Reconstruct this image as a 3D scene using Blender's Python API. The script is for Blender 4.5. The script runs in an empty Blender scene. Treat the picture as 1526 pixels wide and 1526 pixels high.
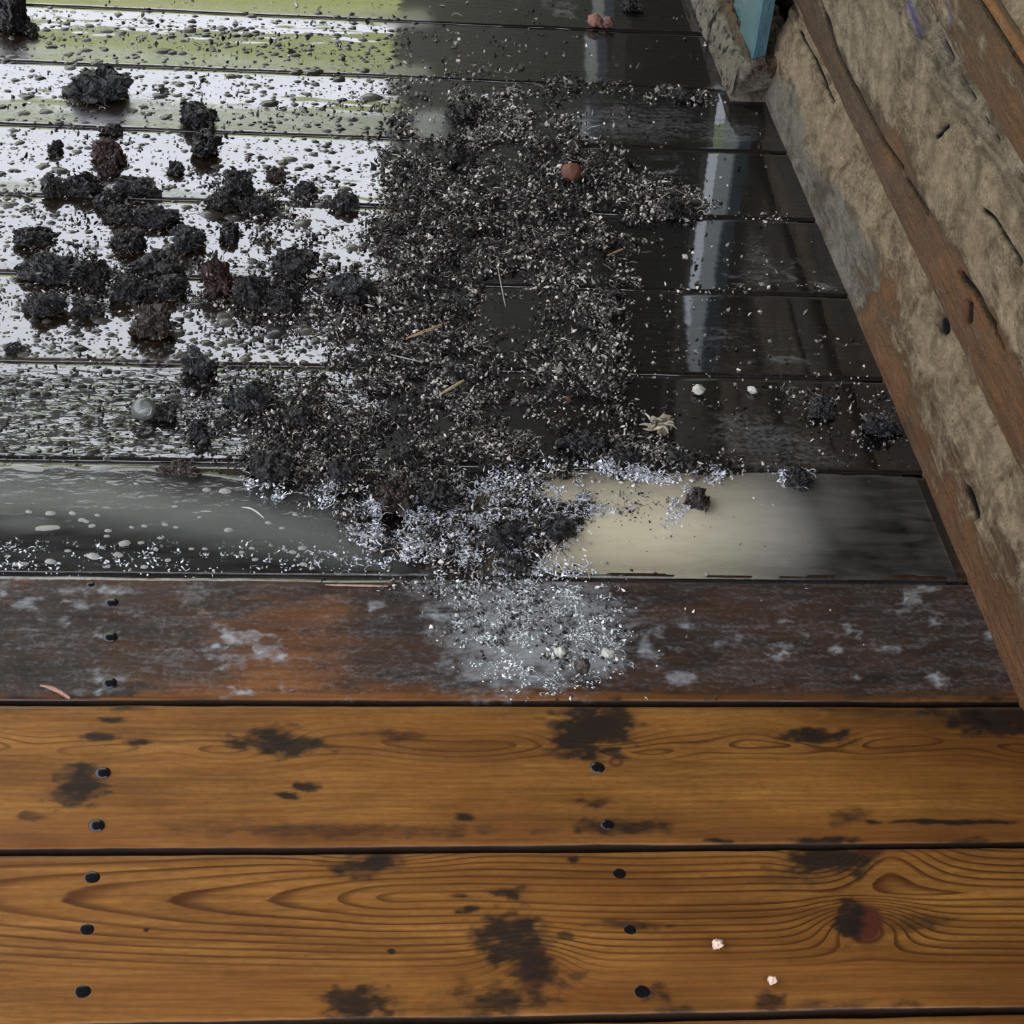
import bpy, math, random
import numpy as np
from mathutils import Matrix, Vector, noise as mnoise

C = bpy.context.scene.collection
rng = np.random.default_rng(7)
random.seed(7)

# ------------------------------------------------------------------ camera, sky, exposure
FPX, PITCH, ROLL, YAW, CAMH, CAMY = 3233.27, 0.639555, 0.115681, 0.169661, 1.44504, -1.19873
cy_, sy_ = math.cos(YAW), math.sin(YAW)
FW = np.array([sy_*math.cos(PITCH), cy_*math.cos(PITCH), -math.sin(PITCH)])
_r = np.array([cy_, -sy_, 0.0]); _u = np.cross(_r, FW)
RT = math.cos(ROLL)*_r + math.sin(ROLL)*_u
UP = -math.sin(ROLL)*_r + math.cos(ROLL)*_u
cam = bpy.data.objects.new('camera', bpy.data.cameras.new('camera')); C.objects.link(cam)
cam.data.sensor_width = 36.0; cam.data.lens = FPX/1526*36.0
cam.data.clip_start = 0.05; cam.data.clip_end = 500
cam.matrix_world = Matrix(((RT[0], UP[0], -FW[0], 0), (RT[1], UP[1], -FW[1], CAMY), (RT[2], UP[2], -FW[2], CAMH), (0, 0, 0, 1)))
bpy.context.scene.camera = cam

SKY = 1.0
wd = bpy.data.worlds.new('overcast_sky'); bpy.context.scene.world = wd; wd.use_nodes = True
wt = wd.node_tree; wt.nodes.clear()
w_out = wt.nodes.new('ShaderNodeOutputWorld'); w_bg = wt.nodes.new('ShaderNodeBackground')
w_tc = wt.nodes.new('ShaderNodeTexCoord'); w_no = wt.nodes.new('ShaderNodeTexNoise'); w_cr = wt.nodes.new('ShaderNodeValToRGB')
w_no.inputs['Scale'].default_value = 3.0; w_no.inputs['Detail'].default_value = 4
w_cr.color_ramp.elements[0].position = 0.3; w_cr.color_ramp.elements[0].color = (0.79, 0.82, 1.0, 1)
w_cr.color_ramp.elements[1].position = 0.7; w_cr.color_ramp.elements[1].color = (0.90, 0.92, 1.0, 1)
wt.links.new(w_tc.outputs['Generated'], w_no.inputs['Vector']); wt.links.new(w_no.outputs['Fac'], w_cr.inputs['Fac'])
wt.links.new(w_cr.outputs['Color'], w_bg.inputs['Color']); wt.links.new(w_bg.outputs['Background'], w_out.inputs['Surface'])
w_bg.inputs['Strength'].default_value = SKY
vs = bpy.context.scene.view_settings
vs.view_transform = 'Standard'; vs.look = 'None'; vs.gamma = 1.0; vs.use_curve_mapping = False
vs.exposure = 2.82

# ------------------------------------------------------------------ measuring helpers (photo pixel <-> place on the deck)
def ground(u, v, z=0.0):
    u = np.asarray(u, float); v = np.asarray(v, float)
    d = ((u-763)/FPX)[..., None]*RT - ((v-763)/FPX)[..., None]*UP + FW
    t = (z-CAMH)/d[..., 2]
    return d[..., 0]*t, CAMY+d[..., 1]*t
def proj(x, y, z):
    q = np.stack([x, np.asarray(y)-CAMY, np.asarray(z)-CAMH+0*np.asarray(x)], -1)
    w = q@FW
    return 763+FPX*(q@RT)/w, 763-FPX*(q@UP)/w
def mpp(u, v):                                                # metres per pixel of the photo at a place on the deck
    x, y = ground(u, v)
    return np.sqrt(x*x+(y-CAMY)**2+CAMH**2)/FPX

# ------------------------------------------------------------------ noise and paint maps
def _hash(i, j, s):
    h = (i*374761393 + j*668265263 + s*1442695041) & 0xFFFFFFFF
    h = ((h ^ (h >> 13))*1274126177) & 0xFFFFFFFF
    return ((h ^ (h >> 16)) & 0xFFFF)/65535.0
def vnoise(x, y, s=0):
    x = np.asarray(x, float); y = np.asarray(y, float)
    i = np.floor(x).astype(np.int64); j = np.floor(y).astype(np.int64)
    fx = x-i; fy = y-j; fx = fx*fx*(3-2*fx); fy = fy*fy*(3-2*fy)
    a = _hash(i, j, s); b = _hash(i+1, j, s); c = _hash(i, j+1, s); d = _hash(i+1, j+1, s)
    return (a*(1-fx)+b*fx)*(1-fy)+(c*(1-fx)+d*fx)*fy
def fbm(x, y, s=0, o=4):
    r = 0; a = 0.5
    for k in range(o):
        r = r+a*vnoise(x*2**k, y*2**k, s+k*17); a *= 0.5
    return r/(1-0.5**o)
def sst(a, b, x):
    t = np.clip((x-a)/(b-a), 0, 1); return t*t*(3-2*t)

RES = 2; PAD = 120; NC = (1526+2*PAD)//RES
_cu, _cv = np.meshgrid((np.arange(NC)*RES-PAD).astype(float), (np.arange(NC)*RES-PAD).astype(float))
def blur(m, r):
    r = int(r/RES)
    if r < 1: return m
    for _ in range(2):
        for ax in (0, 1):
            p = np.pad(m, [(r+1, r) if a == ax else (0, 0) for a in (0, 1)], mode='edge')
            c = np.cumsum(p, axis=ax)
            n = 2*r+1
            m = (np.take(c, range(n, c.shape[ax]), axis=ax)-np.take(c, range(0, c.shape[ax]-n), axis=ax))/n
    return m
class Map:
    def __init__(s, v=0.0): s.m = np.full((NC, NC), float(v))
    def poly(s, pts, val=1.0, soft=10, mode='max', rough=0, seed=0):
        U = _cu; V = _cv
        if rough:
            U = U+(fbm(_cu/28, _cv/18, seed+3)-0.5)*rough*2; V = V+(fbm(_cu/28, _cv/18, seed+91)-0.5)*rough*2
        ins = np.zeros_like(s.m, bool); n = len(pts)
        for k in range(n):
            x0, y0 = pts[k]; x1, y1 = pts[(k+1) % n]
            if y0 == y1: continue
            ins ^= ((y0 > V) != (y1 > V)) & (U < (x1-x0)*(V-y0)/(y1-y0)+x0)
        return s.put(blur(ins.astype(float), soft), val, mode)
    def ell(s, u, v, a, b, val=1.0, ang=0, mode='max', hard=1.0, rough=0.0, seed=0):
        c, n = math.cos(math.radians(ang)), math.sin(math.radians(ang))
        du, dv = _cu-u, _cv-v
        d = np.sqrt(((du*c+dv*n)/a)**2+((-du*n+dv*c)/b)**2)
        if rough: d = d+(fbm(_cu/20, _cv/10, seed+int(u))-0.5)*2*rough
        return s.put(1-sst(1-hard*0.5, 1+hard*0.5, d), val, mode)
    def put(s, k, val, mode):
        if mode == 'max': s.m = np.maximum(s.m, k*val)
        elif mode == 'add': s.m = s.m+k*val
        elif mode == 'mul': s.m = s.m*(1-k*(1-val))
        else: s.m = s.m*(1-k)+val*k
        return s
    def at(s, u, v):
        x = np.clip((np.asarray(u)+PAD)/RES, 0, NC-1.001); y = np.clip((np.asarray(v)+PAD)/RES, 0, NC-1.001)
        i = x.astype(int); j = y.astype(int); fx = x-i; fy = y-j; m = s.m
        return (m[j, i]*(1-fx)+m[j, i+1]*fx)*(1-fy)+(m[j+1, i]*(1-fx)+m[j+1, i+1]*fx)*fy

# ------------------------------------------------------------------ mesh and object helpers
def mesh(name, V, F, attrs=None, cols=None, smooth=True):
    V = np.asarray(V, np.float32); F = np.asarray(F, np.int32)
    me = bpy.data.meshes.new(name)
    nf, k = F.shape
    me.vertices.add(len(V)); me.vertices.foreach_set('co', V.ravel())
    me.loops.add(nf*k); me.loops.foreach_set('vertex_index', F.ravel())
    me.polygons.add(nf)
    me.polygons.foreach_set('loop_start', np.arange(0, nf*k, k, dtype=np.int32))
    me.update(calc_edges=True)
    me.polygons.foreach_set('use_smooth', np.full(nf, smooth, bool))
    for n, a in (attrs or {}).items():
        at = me.attributes.new(n, 'FLOAT', 'POINT'); at.data.foreach_set('value', np.asarray(a, np.float32).ravel())
    for n, a in (cols or {}).items():
        at = me.attributes.new(n, 'FLOAT_COLOR', 'POINT')
        a = np.asarray(a, np.float32); a = np.concatenate([a, np.ones((len(a), 1), np.float32)], 1) if a.shape[1] == 3 else a
        at.data.foreach_set('color', a.ravel())
    me.validate()
    return me
def obj(name, me, mat=None, parent=None, label=None, cat=None, group=None, kind=None, loc=None):
    o = bpy.data.objects.new(name, me); C.objects.link(o)
    if mat and me is not None and not me.materials: me.materials.append(mat)
    if parent: o.parent = parent
    if loc is not None: o.location = loc
    for k, v in (('label', label), ('category', cat), ('group', group), ('kind', kind)):
        if v: o[k] = v
    return o
def grid_faces(nu, nv):
    i, j = np.meshgrid(np.arange(nu-1), np.arange(nv-1), indexing='ij')
    a = i*nv+j
    return np.stack([a, a+nv, a+nv+1, a+1], -1).reshape(-1, 4)
def boxes(lst):
    V = []; F = []
    for (x0, x1, y0, y1, z0, z1) in lst:
        b = len(V)
        V += [(x0, y0, z0), (x1, y0, z0), (x1, y1, z0), (x0, y1, z0), (x0, y0, z1), (x1, y0, z1), (x1, y1, z1), (x0, y1, z1)]
        F += [[b+q for q in f] for f in ((3, 2, 1, 0), (4, 5, 6, 7), (0, 1, 5, 4), (1, 2, 6, 5), (2, 3, 7, 6), (3, 0, 4, 7))]
    return V, F

# ------------------------------------------------------------------ material helper
class NT:
    def __init__(s, name):
        s.mat = bpy.data.materials.new(name); s.mat.use_nodes = True; s.t = s.mat.node_tree; s.t.nodes.clear()
        s.out = s.t.nodes.new('ShaderNodeOutputMaterial')
        s.pos = None
    def n(s, ty, **kw):
        nd = s.t.nodes.new(ty)
        for k, v in kw.items(): setattr(nd, k, v)
        return nd
    def put(s, sock, v):
        if isinstance(v, bpy.types.NodeSocket): s.t.links.new(v, sock)
        elif isinstance(v, (tuple, list)): sock.default_value = tuple(v)+((1,) if len(v) == 3 and len(sock.default_value) == 4 else ())
        else: sock.default_value = v
    def m(s, op, a, b=0.0, c=0.0, clamp=False):
        nd = s.n('ShaderNodeMath', operation=op, use_clamp=clamp)
        for k, v in enumerate((a, b, c)): s.put(nd.inputs[k], v)
        return nd.outputs[0]
    def add(s, a, b): return s.m('ADD', a, b)
    def mul(s, a, b): return s.m('MULTIPLY', a, b)
    def mad(s, a, b, c, clamp=False): return s.m('MULTIPLY_ADD', a, b, c, clamp)
    def ss(s, v, a, b, lo=0.0, hi=1.0):
        nd = s.n('ShaderNodeMapRange', interpolation_type='SMOOTHSTEP')
        for k, x in zip(('Value', 'From Min', 'From Max', 'To Min', 'To Max'), (v, a, b, lo, hi)): s.put(nd.inputs[k], x)
        return nd.outputs[0]
    def mix(s, f, a, b, mode='MIX'):
        nd = s.n('ShaderNodeMix', data_type='RGBA', blend_type=mode); nd.clamp_factor = True
        s.put(nd.inputs['Factor'], f); s.put(nd.inputs[6], a); s.put(nd.inputs[7], b)
        return nd.outputs[2]
    def attr(s, name, col=False):
        nd = s.n('ShaderNodeAttribute', attribute_name=name)
        return nd.outputs['Color' if col else 'Fac']
    def co(s, sx=1, sy=1, sz=1):
        if s.pos is None: s.pos = s.n('ShaderNodeTexCoord').outputs['Object']
        mp = s.n('ShaderNodeMapping'); mp.inputs['Scale'].default_value = (sx, sy, sz)
        s.t.links.new(s.pos, mp.inputs['Vector']); return mp.outputs['Vector']
    def noise(s, v, scale=1.0, detail=4, rough=0.55, dist=0.0):
        nd = s.n('ShaderNodeTexNoise'); s.put(nd.inputs['Vector'], v); nd.inputs['Scale'].default_value = scale
        nd.inputs['Detail'].default_value = detail; nd.inputs['Roughness'].default_value = rough; nd.inputs['Distortion'].default_value = dist
        return nd.outputs['Fac']
    def voro(s, v, scale=1.0, rnd=1.0):
        nd = s.n('ShaderNodeTexVoronoi'); s.put(nd.inputs['Vector'], v); nd.inputs['Scale'].default_value = scale; nd.inputs['Randomness'].default_value = rnd
        return nd.outputs['Distance'], nd.outputs['Color']
    def sep(s, c):
        nd = s.n('ShaderNodeSeparateColor'); s.put(nd.inputs[0], c); return nd.outputs
    def bump(s, h, dist, strength=1.0, normal=None):
        nd = s.n('ShaderNodeBump'); s.put(nd.inputs['Height'], h); s.put(nd.inputs['Strength'], strength); nd.inputs['Distance'].default_value = dist
        if normal is not None: s.put(nd.inputs['Normal'], normal)
        return nd.outputs['Normal']
    def bsdf(s, **kw):
        nd = s.n('ShaderNodeBsdfPrincipled')
        for k, v in kw.items(): s.put(nd.inputs[k.replace('_', ' ')], v)
        return nd
    def done(s, sh):
        s.t.links.new(sh.outputs[0] if hasattr(sh, 'outputs') else sh, s.out.inputs['Surface']); return s.mat

def simple(name, col, rough=0.6, var=0.3, scale=40, coat=0.0, relief=0.002):
    t = NT(name); nz = t.noise(t.co(), scale, 4)
    c = t.mix(nz, tuple(x*(1-var) for x in col), tuple(x*(1+var) for x in col))
    return t.done(t.bsdf(Base_Color=c, Roughness=rough, Coat_Weight=coat, Specular_IOR_Level=0.04 if rough >= 0.8 else 0.4, Normal=t.bump(nz, relief)))

# ------------------------------------------------------------------ materials
def plank_material():
    t = NT('pine_plank')
    ph, wet, silt, stain_gap_shade, knot, bead, edge, red = (t.attr(a) for a in ('phase', 'wet', 'silt', 'stain_gap_shade', 'knot', 'bead', 'matt', 'red'))
    rs = t.attr('rings')
    gr = t.noise(t.co(5, 170, 40), 1.0, 5, 0.6)
    big = t.ss(t.noise(t.co(3.2, 11, 5), 1.0, 5, 0.6), 0.28, 0.68)
    fine = t.noise(t.co(90, 260, 90), 1.0, 5, 0.65)
    fr = t.m('FRACT', t.add(ph, t.mul(t.mad(gr, 1.0, -0.5), 0.22)))
    late = t.mul(t.add(t.ss(fr, 0.50, 0.88), t.mul(t.ss(fr, 0.92, 1.0), -1.0)), rs)
    late = t.mul(late, t.ss(t.noise(t.co(2, 20, 5), 1.3, 3), 0.25, 0.6, 0.55, 1.0))
    early = t.mix(big, (0.113, 0.0455, 0.0080), (0.190, 0.090, 0.0185))
    early = t.mix(t.mul(red, t.ss(fine, 0.2, 0.7, 0.6, 1.0)), early, (0.092, 0.030, 0.0085))
    wood = t.mix(t.mul(late, 1.0), early, (0.030, 0.0085, 0.0018))
    wood = t.mix(t.ss(gr, 0.3, 0.72, 0.0, 0.6), wood, (0.055, 0.019, 0.0032))
    wood = t.mix(t.ss(fine, 0.3, 0.62, 0.45, 0.0), wood, (0.070, 0.026, 0.005))
    wood = t.mix(t.ss(t.noise(t.co(4, 13, 6), 1.0, 5, 0.6), 0.38, 0.64, 0.0, 0.6), wood, t.mix(1.0, wood, (0.45, 0.38, 0.36), 'MULTIPLY'))
    wood = t.mix(knot, wood, t.mix(fine, (0.018, 0.005, 0.0025), (0.055, 0.014, 0.007)))
    sm = t.ss(t.add(stain_gap_shade, t.add(t.mul(t.mad(fine, 1.0, -0.5), 0.7), t.mul(t.mad(t.noise(t.co(34, 80, 30), 1.0, 6, 0.7), 1.0, -0.5), 0.9))), 0.05, 0.78)
    sm = t.mul(sm, t.ss(stain_gap_shade, 0.0, 0.12))
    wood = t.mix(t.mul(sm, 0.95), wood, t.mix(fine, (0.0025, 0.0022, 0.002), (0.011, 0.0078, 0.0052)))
    wood = t.mix(wet, wood, t.mix(1.0, wood, (0.20, 0.25, 0.34), 'MULTIPLY'))
    wood = t.mix(t.mul(t.mul(wet, t.ss(red, 0.6, 0.85)), t.ss(t.noise(t.co(10, 24, 10), 1.0, 5, 0.6), 0.34, 0.58, 0.42, 0.9)), wood, (0.022, 0.0145, 0.0115))
    fl = t.noise(t.co(140, 170, 100), 1.0, 6, 0.7)
    scr = t.noise(t.co(14, 60, 20), 1.0, 6, 0.75, 1.2)
    sf = t.ss(t.add(silt, t.add(t.mul(t.mad(fl, 1.0, -0.5), 0.9), t.mul(t.mad(scr, 1.0, -0.5), 0.8))), 0.18, 1.05)
    wood = t.mix(t.mul(sf, t.ss(silt, 0.0, 0.08)), wood, (0.16, 0.168, 0.168))
    # standing beads and bubbles on the wet film: relief only
    v1, c1 = t.voro(t.co(1, 1, 0.2), 75)
    v2, c2 = t.voro(t.co(1, 1.15, 0.2), 165)
    k1 = t.sep(c1); k2 = t.sep(c2)
    h1 = t.mul(t.ss(v1, t.mad(k1[0], 0.28, 0.12), t.mad(k1[0], 0.20, 0.02)), t.m('GREATER_THAN', t.add(k1[1], t.mul(bead, 0.75)), 0.80))
    h2 = t.mul(t.ss(v2, t.mad(k2[0], 0.35, 0.15), 0.02), t.m('GREATER_THAN', t.add(k2[1], t.mul(bead, 0.6)), 0.80))
    spots = t.m('MAXIMUM', h1, h2)
    hb = t.mul(t.mul(t.add(h1, t.mul(h2, 0.5)), wet), t.ss(bead, 0.0, 0.15))
    wav = t.noise(t.co(26, 95, 30), 1.0, 3, 0.5, 0.4)
    hw = t.mul(t.mul(t.ss(wav, 0.38, 0.62), t.ss(bead, 0.45, 1.0)), 0.5)
    core = t.mul(spots, t.ss(bead, 0.02, 0.2))
    dirt = t.mul(core, t.ss(t.noise(t.co(200, 200, 50), 1.0, 3), 0.3, 0.6, 0.35, 1.0))
    wood = t.mix(t.mul(dirt, 0.75), wood, (0.040, 0.036, 0.027))
    rip = t.ss(t.add(t.noise(t.co(52, 105, 30), 1.0, 4, 0.6, 0.6), t.mul(t.m('SUBTRACT', 0.95, bead), 0.4)), 0.440, 0.495)
    torn = t.mul(t.ss(bead, 0.45, 0.7), t.m('SUBTRACT', 1.0, rip))
    nb = t.bump(t.add(t.add(hb, hw), t.mul(t.mul(fine, wet), 0.012)), 0.0011)
    nd = t.bump(t.add(t.mul(late, -0.3), t.add(t.mul(gr, 0.5), t.mul(sf, 0.8))), 0.0006)
    film = t.mul(wet, t.mad(t.mul(edge, t.ss(fine, 0.25, 0.6)), -0.8, 1.0, True))
    film = t.mul(film, t.mad(dirt, -0.9, 1.0))
    film = t.mul(film, t.mad(torn, -0.97, 1.0))
    film = t.m('MAXIMUM', film, t.mul(t.mad(wet, -0.10, 0.12), t.mad(sm, -0.8, 1.0, True)))
    crough = t.add(t.mad(wet, -0.26, 0.29), t.mul(edge, 0.2))
    b = t.bsdf(Base_Color=wood, Roughness=t.mad(wet, -0.12, 0.52), Normal=nd, Specular_IOR_Level=t.mad(edge, 0.6, 0.09, True),
               Coat_Weight=film, Coat_Roughness=crough, Coat_IOR=1.52, Coat_Normal=nb)
    return t.done(b)

def log_material():
    t = NT('log_wood')
    dust, tone, ora, crack, grey, vio = (t.attr(a) for a in ('dust', 'tone', 'orange', 'crack', 'greyness', 'violet'))
    gr = t.noise(t.co(190, 7, 190), 1.0, 5, 0.6, 0.3)
    fine = t.noise(t.co(240, 200, 240), 1.0, 6, 0.7)
    mid = t.ss(t.noise(t.co(34, 20, 34), 1.0, 6, 0.68, 0.5), 0.25, 0.75)
    wood = t.mix(t.ss(gr, 0.3, 0.7), (0.017, 0.0065, 0.0016), (0.062, 0.025, 0.0058))
    wood = t.mix(tone, wood, (0.022, 0.010, 0.006))
    wood = t.mix(ora, wood, t.mix(gr, (0.075, 0.024, 0.004), (0.13, 0.048, 0.010)))
    dc = t.mix(mid, (0.105, 0.075, 0.036), (0.330, 0.258, 0.155))
    dc = t.mix(grey, dc, t.mix(mid, (0.070, 0.068, 0.055), (0.160, 0.155, 0.130)))
    cloud = t.noise(t.co(11, 4.5, 11), 1.0, 6, 0.68, 0.7)
    df = t.ss(t.add(dust, t.add(t.mul(t.mad(fine, 1.0, -0.5), 0.9), t.add(t.mul(t.mad(mid, 1.0, -0.5), 0.8), t.add(t.mul(t.mad(cloud, 1.0, -0.5), 1.35), t.mul(t.mad(gr, 1.0, -0.5), 1.2))))), 0.12, 0.95)
    mid2 = t.ss(t.noise(t.co(85, 60, 85), 1.0, 5, 0.7), 0.3, 0.7)
    dc = t.mix(t.mul(t.m('SUBTRACT', 1.0, mid2), 0.5), dc, (0.085, 0.060, 0.030))
    vg, vc2 = t.voro(t.co(1, 0.8, 1), 205)
    gk = t.sep(vc2)
    gmask = t.ss(t.noise(t.co(16, 9, 16), 1.0, 4, 0.6), 0.40, 0.66)
    grain = t.mul(t.mul(t.ss(vg, 0.55, 0.1), t.ss(gk[0], 0.3, 0.9)), t.mad(gmask, 0.85, 0.15))
    dc = t.mix(t.mul(grain, 0.42), dc, (0.30, 0.245, 0.15))
    dc = t.mix(t.mul(t.ss(vg, 0.45, 0.75, 0.0, 0.42), gmask), dc, (0.045, 0.030, 0.016))
    c = t.mix(t.mul(df, 0.92), wood, dc)
    pits = t.ss(t.noise(t.co(330, 240, 330), 1.0, 4, 0.65), 0.56, 0.68)
    c = t.mix(t.mul(pits, t.mul(dust, 0.6)), c, (0.020, 0.013, 0.008))
    c = t.mix(vio, c, (0.06, 0.055, 0.15))
    c = t.mix(t.ss(crack, 0.12, 0.5), c, (0.003, 0.002, 0.0015))
    h = t.add(t.add(t.mul(fine, t.mad(df, 1.2, 0.3)), t.mul(t.mul(grain, df), 0.7)), t.add(t.mul(gr, 0.35), t.mul(mid, 0.8)))
    return t.done(t.bsdf(Base_Color=c, Roughness=t.mad(df, 0.22, 0.5), Specular_IOR_Level=t.mad(crack, -0.2, 0.2, True), Normal=t.bump(h, 0.008, 1.0)))

def crumb_material(name, rough=0.45, coat=0.13, bump=0.0012):
    t = NT(name); col = t.attr('Col', True)
    f = t.noise(t.co(500, 500, 500), 1.0, 3)
    c = t.mix(f, t.mix(1.0, col, (0.6, 0.6, 0.6), 'MULTIPLY'), col)
    return t.done(t.bsdf(Base_Color=c, Roughness=rough, Coat_Weight=coat, Coat_Roughness=0.15, Specular_IOR_Level=0.16, Normal=t.bump(f, bump)))

def puddle_material(name, ca, cb):
    t = NT(name); tb = t.attr('turbid'); wr = t.attr('warm')
    nz = t.noise(t.co(18, 60, 10), 1.0, 5, 0.6, 0.6)
    col = t.mix(wr, ca, cb)
    f = t.m('ADD', tb, t.mul(t.mad(nz, 1.0, -0.5), 0.35), clamp=True)
    nb = t.bump(t.noise(t.co(40, 60, 10), 1.0, 3), 0.0004)
    milk = t.bsdf(Base_Color=col, Roughness=0.5, Coat_Weight=1.0, Coat_Roughness=0.04, Coat_IOR=1.33, Coat_Normal=nb)
    tr = t.n('ShaderNodeBsdfTransparent'); t.put(tr.inputs['Color'], (0.8, 0.8, 0.75))
    gl = t.n('ShaderNodeBsdfGlossy'); gl.inputs['Roughness'].default_value = 0.04; t.put(gl.inputs['Normal'], nb)
    fr = t.n('ShaderNodeFresnel'); fr.inputs['IOR'].default_value = 1.33; t.put(fr.inputs['Normal'], nb)
    m1 = t.n('ShaderNodeMixShader'); t.put(m1.inputs[0], fr.outputs[0]); t.put(m1.inputs[1], tr.outputs[0]); t.put(m1.inputs[2], gl.outputs[0])
    m2 = t.n('ShaderNodeMixShader'); t.put(m2.inputs[0], f); t.put(m2.inputs[1], m1.outputs[0]); t.put(m2.inputs[2], milk.outputs[0])
    return t.done(m2)

def paint_material(name, a, b, under):
    t = NT(name); nz = t.noise(t.co(14, 14, 30), 1.0, 5, 0.6); f = t.noise(t.co(120, 120, 60), 1.0, 5, 0.7)
    c = t.mix(nz, a, b); c = t.mix(t.ss(f, 0.60, 0.68), c, under)
    return t.done(t.bsdf(Base_Color=c, Roughness=0.4, Normal=t.bump(f, 0.002)))

M_PLANK = plank_material(); M_LOG = log_material()
M_CRUMB = crumb_material('wet_soil_crumb'); M_CLUMP = crumb_material('wet_soil_clump', 0.5, 0.09, 0.002)
M_FOAM = crumb_material('silt_froth', 0.3, 0.8, 0.0006)
M_NAIL = simple('dark_nail_metal', (0.0075, 0.008, 0.0095), 0.2, 0.3, 120, 0.0, 0.0002)
M_NAIL.node_tree.nodes['Principled BSDF'].inputs['Metallic'].default_value = 0.6
M_DARK = simple('dark_boards', (0.03, 0.022, 0.014), 0.8)

# ------------------------------------------------------------------ paint maps for the deck (measured on the photograph, laid on the boards)
DENS = Map(); DENS.poly([(585, 150), (690, 120), (800, 165), (880, 215), (960, 262), (1045, 285), (1035, 315), (960, 335), (930, 400), (918, 500), (925, 590), (955, 630),
     (1000, 668), (1120, 688), (1060, 712), (880, 716), (890, 775), (800, 850), (600, 862), (505, 785), (430, 745), (375, 705), (345, 650), (430, 600), (480, 560),
     (500, 480), (520, 420), (550, 340), (575, 250)], 1.0, 16, rough=30)
DENS.ell(420, 420, 110, 75, 0.7, hard=1.4); DENS.ell(230, 410, 200, 50, 0.55, hard=1.4); DENS.ell(380, 300, 120, 40, 0.5, hard=1.4); DENS.ell(150, 300, 130, 35, 0.35, hard=1.5)
DENS.ell(420, 620, 120, 70, 0.6, hard=1.5); DENS.ell(960, 750, 110, 45, 0.45, hard=1.4); DENS.ell(1000, 310, 60, 25, 0.8, hard=1.2)
DENS.ell(870, 128, 130, 13, 0.45, ang=5, hard=1.2); DENS.ell(1010, 142, 60, 13, 0.75, ang=4, hard=1); DENS.ell(700, 70, 130, 60, 0.13, hard=1.6); DENS.ell(720, 170, 160, 60, 0.5, hard=1.4)
DENS.ell(1090, 430, 140, 8, 0.22, hard=1.5); DENS.ell(1150, 325, 60, 6, 0.3, hard=1.5); DENS.ell(1260, 610, 110, 40, 0.35, ang=15, hard=1.4); DENS.ell(1150, 600, 170, 110, 0.07, hard=1.5); DENS.ell(1000, 480, 200, 200, 0.05, hard=1.6)
DENS.ell(950, 770, 160, 60, 0.3, hard=1.5); DENS.ell(790, 930, 110, 80, 0.28, hard=1.6); DENS.ell(860, 985, 60, 22, 0.5, hard=1.4); DENS.ell(700, 860, 160, 30, 0.4, hard=1.5)
DENS.poly([(0, 20), (590, 20), (590, 690), (0, 690)], 0.06, 30)
DENS.poly([(560, 0), (1060, 0), (1340, 690), (600, 690)], 0.025, 30)
DENS.poly([(900, 865), (1440, 865), (1500, 1040), (900, 1040)], 0.012, 10)
for u, v, a, b, k in ((775, 470, 55, 60, 0.2), (860, 610, 60, 22, 0.3), (640, 640, 60, 30, 0.45), (860, 395, 50, 28, 0.45), (770, 620, 40, 30, 0.4), (720, 720, 30, 20, 0.4), (835, 735, 40, 16, 0.25), (520, 595, 40, 18, 0.25), (730, 240, 45, 22, 0.5)):
    DENS.ell(u, v, a, b, k, mode='mul', hard=1.2, rough=0.3)
LIGHT = Map(0.30); LIGHT.poly([(900, 0), (1060, 0), (1500, 1000), (940, 1000), (940, 300)], 1.0, 20); LIGHT.ell(690, 130, 150, 130, 0.9, hard=1.6); LIGHT.ell(880, 480, 150, 220, 0.6, hard=1.6); LIGHT.ell(800, 620, 160, 90, 0.6, hard=1.6); LIGHT.ell(250, 380, 260, 300, 0.08, mode='set', hard=1.2)
FROTH = Map(); FROTH.poly([(500, 770), (600, 740), (800, 700), (870, 705), (860, 790), (800, 850), (900, 880), (930, 980), (860, 1020), (760, 1030), (700, 960), (690, 880), (590, 860)], 0.6, 20, rough=30)
FROTH.poly([(480, 715), (520, 730), (600, 760), (660, 830), (600, 850), (540, 790), (470, 745)], 0.8, 10, rough=12)
FROTH.poly([(-20, 800), (300, 806), (560, 812), (600, 852), (-20, 850)], 0.22, 10); FROTH.ell(945, 708, 70, 10, 1.0, ang=7, hard=0.8); FROTH.ell(850, 740, 40, 10, 0.9, ang=20); FROTH.ell(1010, 765, 14, 40, 0.9, ang=20); FROTH.ell(400, 735, 40, 14, 0.8, ang=25); FROTH.ell(640, 755, 40, 14, 0.7, ang=-20)
FROTH.ell(840, 770, 90, 20, 0.7, ang=-10); FROTH.ell(1185, 712, 26, 12, 0.8); FROTH.ell(1055, 712, 30, 10, 0.6)

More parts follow.
